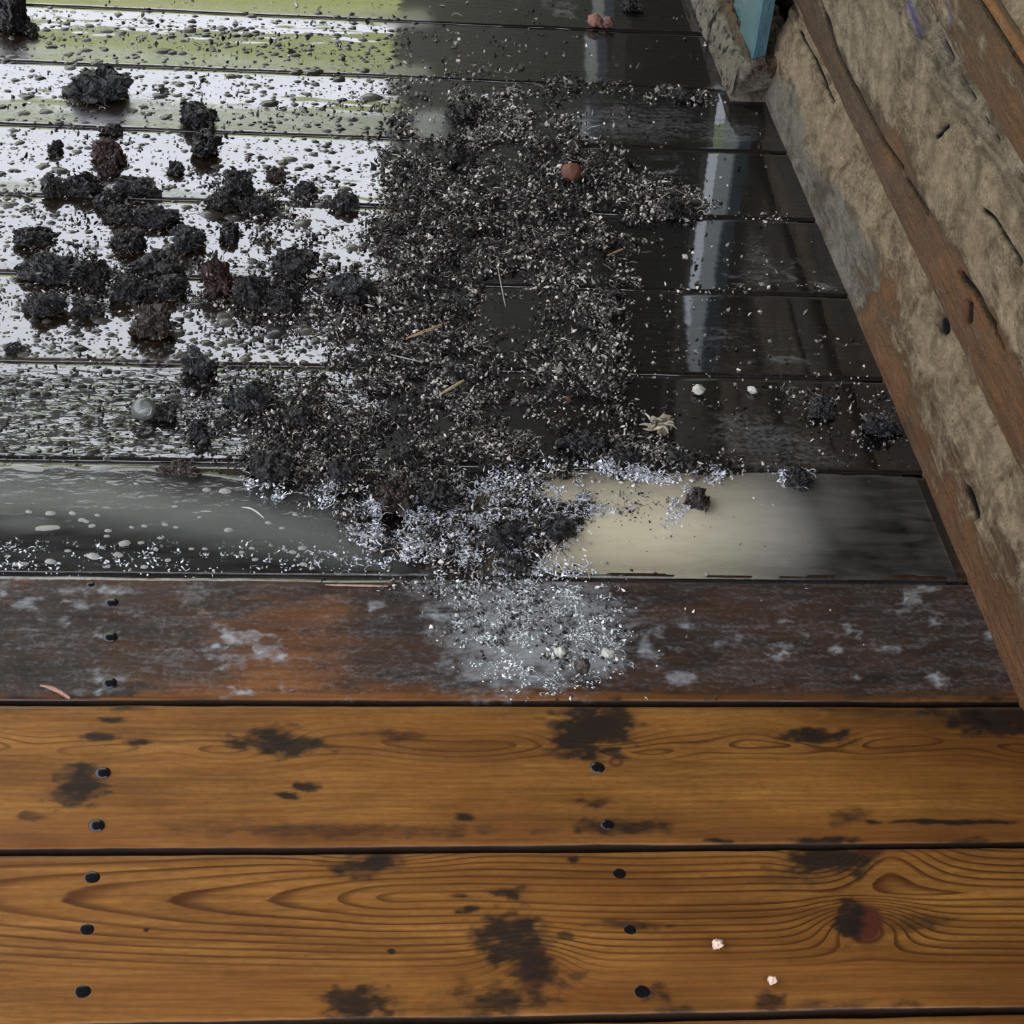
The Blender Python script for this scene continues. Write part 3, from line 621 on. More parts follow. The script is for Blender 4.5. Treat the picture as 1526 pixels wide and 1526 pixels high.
jamb(0.800, 0.821, 1.797, 1.895, 0.050, 0.52, M_BLUE, 'blue painted jamb board with scuffed edges')
M_GLOSS = paint_material('gloss_paint', (0.026, 0.064, 0.070), (0.040, 0.078, 0.084), (0.08, 0.10, 0.10))
M_GLOSS.node_tree.nodes['Principled BSDF'].inputs['Roughness'].default_value = 0.07
for l in list(M_GLOSS.node_tree.nodes['Principled BSDF'].inputs['Normal'].links): M_GLOSS.node_tree.links.remove(l)
jamb(0.807, 0.821, 1.905, 1.985, 0.050, 0.52, M_GLOSS, 'glossy pale blue edge of the jamb')
jamb(0.815, 0.84, 3.15, 3.28, 0.0, 0.75, paint_material('grey_paint', (0.06, 0.07, 0.09), (0.09, 0.10, 0.125), (0.08, 0.08, 0.08)), 'pale grey far jamb')
V, F = boxes([(0.84, 1.15, 2.12, 2.16, -0.1, 3.2), (1.15, 1.19, 3.2, 5.0, -0.2, 5.0), (1.15, 1.2, 1.6, 3.2, 2.5, 5.0)])  # added out of view, stops sky showing through the doorway gap
obj('wall_sky_block', mesh('wall_sky_block', V, F, smooth=False), M_DARK, kind='structure', label='unseen dark boards added to block the sky through the doorway')

# ------------------------------------------------------------------ porch roof and the meadow the wet boards mirror
V, F = boxes([(-1.5, 1.0, -2.2, 4.3, 2.5, 2.58)])
obj('ceiling', mesh('ceiling', V, F, smooth=False), simple('roof_boards', (0.03, 0.022, 0.014), 0.8), kind='structure', label='dark board roof over the deck')
gx, gy = np.meshgrid(np.linspace(-45, 30, 90), np.linspace(3.2, 60, 90), indexing='ij')
gz = -0.5+sst(4, 23, gy)*10.4+(fbm(gx*0.35, gy*0.35, 2, 4)-0.5)*1.3*sst(5, 15, gy)
t = NT('meadow_grass'); n1 = t.noise(t.co(0.9, 0.9, 0.9), 1, 6, 0.7); n2 = t.noise(t.co(9, 9, 9), 1, 4, 0.7)
gc = t.mix(n1, (0.16, 0.20, 0.030), (0.42, 0.44, 0.10)); gc = t.mix(t.ss(n2, 0.35, 0.6, 0.6, 0), gc, (0.10, 0.125, 0.025))
mg = t.done(t.bsdf(Base_Color=gc, Roughness=0.9))
obj('hillside', mesh('hillside', np.stack([gx, gy, gz], -1).reshape(-1, 3), grid_faces(90, 90)), mg, kind='structure', label='green meadow slope beyond the porch')

# ------------------------------------------------------------------ loose material
OCT = np.array([(1, 0, 0), (-1, 0, 0), (0, 1, 0), (0, -1, 0), (0, 0, 1), (0, 0, -1)], float)
OCTF = np.array([(0, 2, 4), (2, 1, 4), (1, 3, 4), (3, 0, 4), (2, 0, 5), (1, 2, 5), (3, 1, 5), (0, 3, 5)])
def rand_rot(n):
    q = rng.normal(size=(n, 4)); q /= np.linalg.norm(q, axis=1)[:, None]
    w, x, y, z = q.T
    return np.stack([np.stack([1-2*(y*y+z*z), 2*(x*y-z*w), 2*(x*z+y*w)], -1), np.stack([2*(x*y+z*w), 1-2*(x*x+z*z), 2*(y*z-x*w)], -1), np.stack([2*(x*z-y*w), 2*(y*z+x*w), 1-2*(x*x+y*y)], -1)], 1)
def chips(P, size, col, flat=0.55):
    n = len(P)
    ax = size[:, None]*np.exp(np.clip(rng.normal(0, 0.35, (n, 3)), -0.7, 0.5))*np.array([1.2, 0.8, flat])
    L = OCT[None]*ax[:, None, :]*(1+rng.uniform(-0.45, 0.45, (n, 6, 1)))+np.clip(rng.normal(0, 0.16, (n, 6, 3)), -0.35, 0.35)*size[:, None, None]
    V = np.einsum('nij,nkj->nki', rand_rot(n), L)+P[:, None, :]
    F = (OCTF[None]+6*np.arange(n)[:, None, None])
    return V.reshape(-1, 3), F.reshape(-1, 3), np.repeat(col, 6, 0)
def fibres(P, length, rad, col, seg=5, lift=0.5, curl=1.0):
    n = len(P)
    a = rng.uniform(0, 2*np.pi, n); e = rng.normal(0, lift, n)
    pts = np.zeros((n, seg, 3)); pts[:, 0] = P
    da = rng.normal(0, curl, n)
    for k in range(1, seg):
        a = a+da+rng.normal(0, 0.25, n); e = e*0.6+rng.normal(0, lift*0.5, n)
        d = np.stack([np.cos(a)*np.cos(e), np.sin(a)*np.cos(e), np.sin(e)], -1)
        pts[:, k] = pts[:, k-1]+d*(length/(seg-1))[:, None]
    pts[:, :, 2] = np.maximum(pts[:, :, 2], P[:, 2:3]*0.3+0.0002)
    T = np.gradient(pts, axis=1); T /= np.linalg.norm(T, axis=2, keepdims=True)+1e-9
    A = np.cross(T, np.array([0.3, 0.2, 0.93])); A /= np.linalg.norm(A, axis=2, keepdims=True)+1e-9
    B = np.cross(T, A)
    V = []
    for q in range(3):
        c, s = math.cos(q*2.0944), math.sin(q*2.0944)
        taper = np.sin(np.linspace(0.35, 2.8, seg))[None, :, None]
        V.append(pts+(A*c+B*s)*rad[:, None, None]*taper)
    V = np.stack(V, 2).reshape(n, seg*3, 3)
    F = []
    for k in range(seg-1):
        for q in range(3):
            p, r = k*3+q, k*3+(q+1) % 3
            F += [(p, r, r+3), (p, r+3, p+3)]
    F = np.array(F)[None]+(seg*3)*np.arange(n)[:, None, None]
    return V.reshape(-1, 3), F.reshape(-1, 3), np.repeat(col, seg*3, 0)
def join(parts):
    V = []; F = []; K = []; b = 0
    for v, f, c in parts:
        V.append(v); F.append(f+b); K.append(c); b += len(v)
    return np.concatenate(V), np.concatenate(F), np.concatenate(K)
def scatter(M, n, box, power=1.0, clump=None):
    out_u, out_v, out_d = [], [], []; got = 0
    while got < n:
        u = rng.uniform(box[0], box[2], 200000); v = rng.uniform(box[1], box[3], 200000)
        d = M.at(u, v)
        p = d**power
        if clump is not None: p = p*clump(u, v)
        k = rng.uniform(0, 1, len(u)) < p
        out_u.append(u[k]); out_v.append(v[k]); out_d.append(d[k]); got += int(k.sum())
    return np.concatenate(out_u)[:n], np.concatenate(out_v)[:n], np.concatenate(out_d)[:n]
def soil_col(n, u, v, light=0.22):
    base = np.exp(rng.normal(np.log(0.0075), 0.6, n))[:, None]*np.array([1.06, 0.86, 0.70])
    red = rng.uniform(0, 1, n) < 0.06; base[red] = base[red]*np.array([2.0, 0.9, 0.6])
    li = rng.uniform(0, 1, n) < light
    if 1: li &= rng.uniform(0, 1, n) < 0.45+0.75*sst(0.35, 0.65, fbm(u/34, v/24, 88, 3))
    base[li] = (0.055+0.46*rng.uniform(0, 1, li.sum())**1.7)[:, None]*np.array([1.04, 0.95, 0.82])
    return base
def heap(u, v):                                             # how deep the spilt soil lies, metres
    x, y = ground(u, v)
    d = DENS.at(u, v)
    return np.clip(d-0.3, 0, 1)*0.016*(0.35+1.1*fbm(x*24, y*24, 44, 3))
def clumpy(u, v):
    x, y = ground(u, v)
    f = fbm(x*34, y*34, 21, 3); g = fbm(x*11, y*11, 25, 2)
    return np.clip(sst(0.36, 0.60, 0.6*f+0.4*g)+0.04, 0, 1)

heap_root = obj('soil_heap', None, label='spread heap of wet dark soil crumbs and root fibres over the middle of the deck', cat='soil', loc=(0.36, 1.1, 0.0))
HO = np.array([0.36, 1.1, 0.0])
N_CR = 60000
u, v, d = scatter(DENS, N_CR, (-40, -20, 1400, 1045), 1.25, clumpy)
x, y = ground(u, v)
sz = np.minimum(np.exp(rng.normal(np.log(2.1), 0.36, N_CR)), 4.2)*mpp(u, v)*0.92
hz = heap(u, v); z = deck_z(x, y)+rng.uniform(0, 1, N_CR)**0.8*hz+sz*0.35
A1 = chips(np.stack([x, y, z], -1), sz, soil_col(N_CR, u, v, 0.34+0.46*LIGHT.at(u, v)))
tl = rng.uniform(0, 1, 1500); tl = tl[vnoise(tl*40, tl*0, 6) > 0.35]; nl = len(tl)
ul = 1142+384*tl-np.abs(rng.normal(0, 1.4, nl))-1; vl = 134+911*tl; xl, yl = ground(ul, vl)
A2 = chips(np.stack([xl, yl, deck_z(xl, yl)+0.0012], -1), rng.uniform(0.7, 1.9, nl)*mpp(ul, vl), rng.uniform(0.06, 0.24, nl)[:, None]*np.array([1, 1, 0.97]))
V, F, K = join([A1, A2])
obj('soil_crumbs', mesh('soil_crumbs', V-HO, F, cols={'Col': K}, smooth=False), M_CRUMB, heap_root, kind='stuff')
N_FB = 6500
u, v, d = scatter(DENS, N_FB, (-40, -20, 1400, 1045), 1.6, clumpy)
x, y = ground(u, v); s = mpp(u, v)
z = deck_z(x, y)+heap(u, v)*rng.uniform(0.5, 1.1, N_FB)+0.001
V, F, K = fibres(np.stack([x, y, z], -1), rng.uniform(7, 24, N_FB)*s, rng.uniform(0.30, 0.72, N_FB)*s, soil_col(N_FB, u, v, 0.36))
obj('root_fibres', mesh('root_fibres', V-HO, F, cols={'Col': K}), M_CRUMB, heap_root, kind='stuff', label='fine pale root fibres and straw bits')
# the soaked bed under the crumbs
bx, by = np.meshgrid(np.arange(-0.40, 0.80, 0.004), np.arange(0.58, 1.98, 0.004), indexing='ij')
bu, bv = proj(bx, by, 0*bx)
bd = DENS.at(bu, bv)*clumpy(bu, bv)
bz = deck_z(bx, by)-0.003+np.clip(bd-0.12, 0, 1)*0.011*(0.3+1.2*fbm(bx*60, by*60, 14, 4))
obj('mud_bed', mesh('mud_bed', np.stack([bx, by, bz], -1).reshape(-1, 3)-HO, grid_faces(*bx.shape), cols={'Col': np.full((bx.size, 3), 1.0)*np.array([0.010, 0.0085, 0.0068])}), M_CLUMP, heap_root, kind='stuff', label='soaked black mud under the crumbs')
# flat wet mud specks on the mirror film
def domes(P, rx, ry, h, col):
    n = len(P); a = np.arange(8)*math.pi/4
    ring = lambda r, z: np.stack([np.cos(a)*r, np.sin(a)*r, np.full(8, z)], -1)
    T = np.concatenate([[[0, 0, 1.0]], ring(0.55, 0.86), ring(1.0, -0.1)])
    J = T[None]*np.stack([rx, ry, h], -1)[:, None, :]*np.array([1, 1, 1.0])
    w = 1+rng.uniform(-0.28, 0.28, (n, 8)); w = np.concatenate([np.ones((n, 1)), w, w], 1); J[:, :, :2] *= w[:, :, None]
    V = J+P[:, None, :]
    f = [[0, 1+k, 1+(k+1) % 8] for k in range(8)]
    for k in range(8): f += [[1+k, 9+k, 9+(k+1) % 8], [1+k, 9+(k+1) % 8, 1+(k+1) % 8]]
    F = np.array(f)[None]+17*np.arange(n)[:, None, None]
    return V.reshape(-1, 3), F.reshape(-1, 3), np.repeat(col, 17, 0)
SPK = Map(); SPK.poly([(-20, 18), (600, 30), (590, 330), (545, 480), (-20, 545)], 0.45, 12); SPK.ell(330, 70, 280, 40, 0.75, hard=1.3); SPK.ell(430, 260, 160, 60, 0.8, hard=1.4); SPK.ell(300, 490, 280, 60, 1.0, hard=1.3)
SPK.ell(240, 235, 90, 30, 0.35, mode='mul', hard=1.5); SPK.ell(130, 320, 60, 30, 0.6, mode='mul'); SPK.poly([(-20, 545), (480, 545), (570, 590), (440, 690), (-20, 690)], 0.55, 10)
u, v, d = scatter(SPK, 2500, (-30, 10, 620, 692), 1.0, lambda a, b: 0.25+0.75*sst(0.35, 0.6, fbm(a/40, b/22, 61, 3)))
x, y = ground(u, v); s = mpp(u, v); low = v > 545
rx = np.exp(rng.normal(np.log(4.2), 0.45, len(u)))*s*np.where(low, 1.05, 1.0); ry = rx*rng.uniform(0.7, 1.1, len(u))*np.where(low, 0.6, 1.0)
kc = np.where((rng.uniform(0, 1, len(u)) < 0.65) & ~low, 0.034, 0.010)[:, None]*rng.uniform(0.6, 1.5, (len(u), 1))*np.array([1, 0.92, 0.72])
V, F, K = domes(np.stack([x, y, deck_z(x, y)], -1), rx, ry, rx*0.22+0.0003, kc)
obj('mud_specks', mesh('mud_specks', V-HO, F, cols={'Col': K}), crumb_material('wet_mud_speck', 0.35, 0.35, 0.0008), heap_root, kind='stuff', label='flat wet mud specks on the mirror film')
# froth
N_FO = 12000
fclump = lambda a, b: sst(0.40, 0.62, fbm(a/16, b/10, 77, 3))
u, v, d = scatter(FROTH, N_FO, (-20, 690, 1240, 1045), 1.5, fclump)
x, y = ground(u, v); s = mpp(u, v)
sz = np.minimum(np.exp(rng.normal(np.log(1.5), 0.4, N_FO)), 2.8)*s
z = deck_z(x, y)+np.where(y > 0.6, 0.002, 0)+heap(u, v)*rng.uniform(0.2, 0.9, N_FO)*(v < 850)
V, F, K = chips(np.stack([x, y, z], -1), sz, rng.uniform(0.12, 0.66, N_FO)[:, None]*np.where((v > 860)[:, None], np.array([[0.80, 0.86, 0.80]]), np.array([[0.93, 0.96, 1.0]])), 0.6)
N2 = 1100
u, v, d = scatter(FROTH, N2, (-20, 690, 1240, 1045), 1.2, lambda a, b: fclump(a, b)*np.where((b > 860) | (a < 420), 0.2, 1.0))
x, y = ground(u, v); s = mpp(u, v)
z = deck_z(x, y)+np.where(y > 0.6, 0.002, 0)+heap(u, v)*rng.uniform(0.4, 1.0, N2)*(v < 850)+0.0005
B = fibres(np.stack([x, y, z], -1), rng.uniform(8, 22, N2)*s, rng.uniform(0.5, 1.0, N2)*s, rng.uniform(0.12, 0.42, N2)[:, None]*np.array([0.93, 0.96, 1.0]), curl=1.1)
V, F, K = join([(V, F, K), B])
obj('froth', mesh('froth', V-HO, F, cols={'Col': K}, smooth=False), M_FOAM, heap_root, kind='stuff', label='bluish white froth along the near edge')

# ------------------------------------------------------------------ puddles on the last soaked board
def puddle(name, pts, x0, x1, warm, ca, cb, label, tmap):
    mk = Map(); mk.poly(pts, 1.0, 10, rough=8)
    bx, by = np.meshgrid(np.arange(x0, x1, 0.003), np.arange(0.6025, 0.7985, 0.0025), indexing='ij')
    bu, bv = proj(bx, by, 0*bx)
    k = mk.at(bu, bv)
    pz = plank_z(3, by, bx)
    bz = np.where(k > 0.45, np.maximum(pz, -0.0006)+0.0004+0.0012*sst(0.45, 0.75, k), pz-0.003+0.003*k)
    me = mesh(name, np.stack([bx, by, bz], -1).reshape(-1, 3), grid_faces(*bx.shape), dict(turbid=np.clip(tmap.at(bu, bv), 0, 1), warm=np.clip(warm(bu, bv), 0, 1)))
    if me.polygons[5].normal.z < 0: me.flip_normals()
    return obj(name, me, puddle_material(name+'_water', ca, cb), label=label, cat='puddle')
TL = Map(0.12); TL.poly([(-200, 705), (150, 712), (330, 745), (480, 775), (620, 830), (600, 850), (430, 815), (250, 785), (60, 760), (-200, 770)], 0.92, 30); TL.ell(40, 780, 60, 16, 0.45, hard=1.5)
puddle('grey_puddle', [(-1500, 640), (-200, 688), (180, 695), (380, 712), (520, 745), (640, 850), (560, 853), (-200, 850), (-1500, 830)], -0.93, 0.30, lambda u, v: 0.35+0*u, (0.058, 0.063, 0.060), (0.105, 0.102, 0.080),
       'grey green puddle of cloudy water on the left half of the board', TL)
TR = Map(0.1); TR.poly([(760, 715), (900, 722), (1130, 716), (1200, 745), (1225, 800), (1215, 845), (1080, 852), (900, 850), (760, 852)], 0.97, 44); TR.ell(1230, 760, 60, 60, 0.3, hard=1.8)
puddle('tan_puddle', [(640, 760), (760, 705), (900, 704), (1180, 706), (1600, 716), (1600, 859), (900, 856), (700, 856), (620, 840)], 0.28, 0.815, lambda u, v: sst(1230, 950, u)*0.9+0.1, (0.125, 0.127, 0.118), (0.345, 0.310, 0.205),
       'tan puddle of thick muddy water right of the soil heap', TR)

# ------------------------------------------------------------------ clods and lumps, each one a thing
ICO = {}
def ico(sub):
    if sub not in ICO:
        import bmesh
        bm = bmesh.new(); bmesh.ops.create_icosphere(bm, subdivisions=sub, radius=1.0)
        bm.verts.ensure_lookup_table()
        ICO[sub] = (np.array([q.co[:] for q in bm.verts]), np.array([[w.index for w in f.verts] for f in bm.faces])); bm.free()
    return ICO[sub]
def clod(w, dep, h, seed, tint=(1, 0.88, 0.78), dark=0.022, bits=90, shape=1.0):
    P, Fc = ico(5)
    rs = np.random.default_rng(seed); o = Vector(rs.uniform(-50, 50, 3))
    V = np.empty_like(P); f = np.empty(len(P))
    vv = mnoise.noise_vector
    for i, p in enumerate(P):
        q = Vector(p)
        q2 = q+vv(q*0.9+o)*0.42
        r = 0.80+0.30*mnoise.noise(q*1.6+o)+0.20*abs(mnoise.noise(q*3.4+o))-0.26*mnoise.voronoi(q*3.2+o)[0][0]+0.12
        d = vv(q*3.0+o)*0.20+vv(q*7.0+o)*0.115+vv(q*15.0+o)*0.06
        f[i] = r+d.dot(q); V[i] = q2*r+d
    V[:, 2] = np.where(V[:, 2] < -0.15, -0.15+0.2*(V[:, 2]+0.15), V[:, 2])
    V = V*np.array([w/2, dep/2, h/1.1]); V[:, 2] -= V[:, 2].min()
    n0 = np.clip((f-0.5)/0.7, 0, 1)[:, None]
    K = dark*(0.45+1.1*n0)*np.array(tint)*np.exp(rs.normal(0, 0.25, len(V)))[:, None]
    idx = rs.integers(0, len(V), bits); ok = V[idx][:, 2] > 0.1*h; idx = idx[ok]; nb = len(idx)
    global rng
    s = np.exp(rs.normal(np.log(0.0017), 0.4, nb))
    cc = dark*np.exp(rs.normal(0.3, 0.5, nb))[:, None]*np.array(tint); li = rs.uniform(0, 1, nb) < 0.16; cc[li] = rs.uniform(0.05, 0.13, li.sum())[:, None]*np.array([1, .96, .88])
    ch = chips(V[idx]*1.0, s, cc)
    nf = max(6, bits//7); fi = rs.integers(0, len(V), nf)
    fb = fibres(V[fi]*1.01, rs.uniform(0.15, 0.4, nf)*w, np.full(nf, 0.0005), np.tile(np.array([[0.06, 0.05, 0.04]]), (nf, 1))*rs.uniform(0.4, 2.2, nf)[:, None], lift=0.6)
    return join([(V, Fc, K), ch]), fb
BL = (1, 0.9, 0.82); BR = (1.35, 0.85, 0.6); RD = (1.7, 0.75, 0.55); GY = (1.0, 1.02, 1.0)
CL = [  # u, v (foot centre), width px, height px, tint, label
 (16, 36, 62, 74, BL, 'black soil clod cut off by the top left corner'),
 (47, 47, 26, 26, BL, 'small black lump just right of the corner clod'),
 (150, 140, 98, 66, GY, 'big grey black clod alone on the pale board near the top left'),
 (293, 182, 58, 52, BL, 'upper half of the tall black pair of clods left of centre'),
 (304, 225, 48, 52, BL, 'lower half of the tall black pair, sitting in the sky reflection'),
 (162, 236, 56, 44, RD, 'reddish brown clod in the sky reflection below the big grey one'),
 (166, 197, 40, 20, BL, 'flat black lump on the joint above the reddish clod'),
 (163, 258, 30, 24, RD, 'small reddish lump hanging under the reddish clod'),
 (84, 224, 24, 26, BL, 'small black lump left of the reddish clod'),
 (80, 288, 38, 40, BL, 'spiky black clod on the joint, leftmost of the curved row'),
 (122, 284, 60, 42, BL, 'rounded black clod beside the spiky one on the joint'),
 (202, 288, 76, 40, BL, 'long dark clod with pointed right tip above the joint'),
 (160, 306, 44, 34, BL, 'dark lump bridging the joint below the long pointed clod'),
 (180, 326, 46, 34, BL, 'left end of the flat dark ridge below the joint'),
 (232, 330, 74, 34, BL, 'right end of the flat dark ridge below the joint'),
 (356, 284, 52, 48, GY, 'domed grey black clod at left of the soil heap near the top'),
 (328, 308, 56, 36, BL, 'crumbly clod at the foot of the domed one'),
 (385, 312, 60, 34, BL, 'low crumbly clod right of the domed one'),
 (412, 264, 30, 24, RD, 'small lump with rusty side alone in the white reflection'),
 (262, 255, 26, 22, BL, 'tiny dark lump below the tall black pair'),
 (456, 288, 40, 28, BL, 'small dark clod left of the heap, near the fourth joint'),
 (515, 308, 52, 36, BL, 'dark clod on the upper left rim of the heap'),
 (50, 360, 60, 40, BL, 'lone spiky clod at far left on the bright board'),
 (192, 366, 54, 44, BL, 'pointed black clod, middle of three on the bright board'),
 (282, 364, 64, 44, GY, 'grey black clod, right one of three on the bright board'),
 (342, 352, 34, 36, BL, 'small ragged clod right of the three on the bright board'),
 (236, 405, 78, 48, BL, 'wide black clod over the joint left of the heap'),
 (70, 412, 84, 52, GY, 'grey topped clod on the joint near the left edge'),
 (132, 418, 66, 46, BL, 'black clod right of the grey topped one'),
 (190, 440, 64, 46, BL, 'crumbly clod in the middle of the long left band'),
 (246, 438, 70, 46, BL, 'crumbly clod below the wide black one'),
 (326, 430, 48, 74, RD, 'upright reddish clod between the left band and the heap'),
 (68, 462, 74, 42, BL, 'dark clod hanging below the left band at far left'),
 (132, 464, 58, 32, BL, 'flat clod below the left band with a pale rim'),
 (228, 492, 66, 60, BR, 'brown mossy clod alone under the left band'),
 (22, 522, 32, 20, BL, 'little black lump at the left edge above the fifth joint'),
 (378, 448, 64, 54, BL, 'rough clod at the left rim of the heap'),
 (440, 402, 74, 56, BL, 'tall rough clod at the upper left rim of the heap'),
 (420, 456, 70, 52, BL, 'rough clod below the tall one on the heap rim'),
 (520, 440, 74, 56, GY, 'big greyish clod inside the left of the heap'),
 (296, 552, 58, 54, GY, 'smooth dark grey clod sitting on the joint left of the heap'),
 (366, 606, 64, 50, GY, 'dark clod with a wet shine left of the heap'),
 (244, 618, 44, 32, BL, 'black lump touching the clear bubble'),
 (298, 650, 34, 40, BL, 'thin ragged lump right of the clear bubble'),
 (442, 634, 54, 52, BL, 'ragged clod on the lower left side of the heap'),
 (402, 706, 74, 66, BL, 'dark clod at the edge of the grey puddle'),
 (272, 704, 70, 26, BR, 'flat brown lump along the rim of the grey puddle'),
 (510, 716, 64, 50, BL, 'clod at the lower left foot of the heap'),
 (586, 752, 62, 64, BR, 'brown clod in froth at the foot of the heap'),
 (650, 754, 58, 66, BL, 'black clod in froth right of the brown one'),
 (604, 690, 56, 48, BL, 'dark clod inside the lower heap'),
 (756, 812, 84, 62, BL, 'black clod at the lowest tip of the heap'),
 (832, 800, 64, 52, BL, 'black clod at the left rim of the tan puddle'),
 (770, 848, 46, 36, BL, 'clod pressed against the last joint under the heap'),
 (690, 178, 54, 46, BL, 'black clod at the top of the heap'),
 (686, 238, 48, 36, BL, 'dark clod below the one at the top of the heap'),
 (870, 668, 80, 44, BL, 'broad clod with pale crumbs at the lower right of the heap'),
 (1040, 752, 42, 42, BR, 'dark brown clod standing in the tan puddle'),
 (1190, 720, 44, 36, BL, 'shiny round clod with a white rim on the joint near the logs'),
 (1222, 612, 50, 36, GY, 'speckled clod on the dark boards right of the heap'),
 (1312, 642, 62, 40, GY, 'speckled clod lying against the bottom log'),
 (1020, 690, 64, 30, BL, 'low black clod on the joint above the tan puddle'),
 (930, 690, 60, 34, BL, 'dark clod above the froth on the joint'),
 (1005, 318, 54, 34, BL, 'dark clod at the right point of the heap'),
 (1016, 146, 44, 20, BL, 'black flat lump on the joint near the grey sill'),
 (22, 2, 30, 30, BL, 'black lump topmost at the left edge'),
 (940, 12, 34, 24, BL, 'dark curled lump on the topmost board'),
]
for i, (cu, cv, wpx, hpx, tint, lab) in enumerate(CL):
    s = float(mpp(cu, cv)); x, y = (float(q) for q in ground(cu, cv))
    dist = math.sqrt(x*x+(y-CAMY)**2+CAMH**2); sd = CAMH/dist; cd = math.sqrt(1-sd*sd)
    wm = wpx*s*0.92; vm = hpx*s
    hm = 0.50*vm/cd; dm = min(0.55*vm/sd, wm*1.3)
    (V, F, K), (V2, F2, K2) = clod(wm, dm, hm, 100+i, tint, 0.0075 if tint is BL else 0.010, 240 if wpx > 40 else 100)
    zb = float(deck_z(np.array(x), np.array(y)))
    o = obj('soil_clod', mesh('soil_clod', V, F, cols={'Col': K}, smooth=False), M_CLUMP, label=lab, cat='soil clod', group='soil clods on the deck', loc=(x, y, zb-0.0008))
    obj('root_fibres', mesh('root_fibres', V2, F2, cols={'Col': K2}), M_CRUMB, o, kind='stuff')

# ------------------------------------------------------------------ small single finds
def lump(name, u, v, wpx, hpx, mat, label, cat, seed, rough=0.25, sub=3, squash=1.0, ang=0.0, group=None):
    P, Fc = ico(sub); s = float(mpp(u, v)); x, y = (float(q) for q in ground(u, v)); o = Vector((seed*3.1, seed*1.7, seed))
    f = np.array([1+rough*mnoise.fractal(Vector(p)*2.2+o, 1.0, 2.0, 3)+rough*0.5*mnoise.noise(Vector(p)*7+o) for p in P])
    V = P*f[:, None]*np.array([wpx*s/2, wpx*s/2*squash, hpx*s/2]); V[:, 2] -= V[:, 2].min()
    c, n = math.cos(ang), math.sin(ang); V[:, :2] = V[:, :2]@np.array([[c, n], [-n, c]])
    zb = float(deck_z(np.array(x), np.array(y)))
    return obj(name, mesh(name, V, Fc), mat, label=label, cat=cat, group=group, loc=(x, y, zb-0.0003))
lump('seed_husk', 850, 270, 30, 30, simple('rust_husk', (0.062, 0.0195, 0.0065), 0.7, 0.6, 300), 'rust brown nut sized husk at the upper right of the soil heap', 'husk', 3, 0.18, 3, 0.85)
lump('seed_husk', 886, 40, 22, 18, simple('pink_husk', (0.11, 0.045, 0.026), 0.6, 0.4, 300), 'pinkish brown crumb on the far joint, left of a smaller one', 'husk', 5, 0.4)
lump('seed_husk', 905, 42, 18, 16, simple('dull_husk', (0.07, 0.03, 0.02), 0.6, 0.4, 300), 'smaller dull brown crumb beside the pinkish one on the far joint', 'husk', 6, 0.4)
M_CHIP = simple('pale_chip', (0.34, 0.25, 0.18), 0.6, 0.25, 300)
lump('paint_chip', 1068, 1411, 16, 13, M_CHIP, 'pale pink flake on the nearest board, left one of two', 'flake', 8, 0.45)
lump('paint_chip', 1150, 1464, 13, 11, M_CHIP, 'pale pink flake on the nearest board, right one near the front joint', 'flake', 9, 0.45)
M_PALE = simple('pale_husk', (0.24, 0.235, 0.20), 0.4, 0.25, 300)
lump('pale_husk', 1040, 586, 18, 14, M_PALE, 'cream husk on the dark boards below the strip of reflected light', 'husk', 11, 0.35)
lump('pale_husk', 1120, 585, 16, 11, M_PALE, 'bright white husk on the dark boards right of the cream one', 'husk', 12, 0.3, ang=-0.7, squash=0.5)
lump('pale_husk', 834, 978, 16, 18, M_PALE, 'pale flake standing in the silt splash near the warm boards', 'flake', 14, 0.4)
lump('pale_husk', 905, 978, 18, 12, M_PALE, 'yellowish flake at the right rim of the silt splash', 'flake', 15, 0.45)
lump('soil_clod', 866, 1002, 22, 26, simple('dark_bit', (0.02, 0.015, 0.012), 0.4, 0.4, 300), 'small dark lump at the near rim of the silt splash', 'soil clod', 16, 0.45, group='soil clods on the deck')
def star_husk():                                             # torn seed head: spikes round a core
    P = []
    parts = []
    x, y = ground(980, 640)
    s = float(mpp(980, 640))
    c0 = np.array([0, 0, 0.006])
    parts.append(chips(np.tile(c0, (26, 1))+rng.normal(0, 0.006, (26, 3))*np.array([1.3, 1.3, 0.6]), np.full(26, 0.0045), np.tile([[0.26, 0.22, 0.16]], (26, 1))*rng.uniform(0.3, 1.2, 26)[:, None]))
    parts.append(fibres(np.tile(c0, (16, 1)), np.full(16, 0.024), np.full(16, 0.0018), np.tile([[0.32, 0.28, 0.21]], (16, 1)), lift=0.7, curl=0.15))
    V, F, K = join(parts)
    obj('seed_pod', mesh('seed_pod', V, F, cols={'Col': K}, smooth=False), M_CRUMB, label='pale spiky torn seed pod at the lower right edge of the heap', cat='seed pod', loc=(float(x), float(y), 0.0))
star_husk()
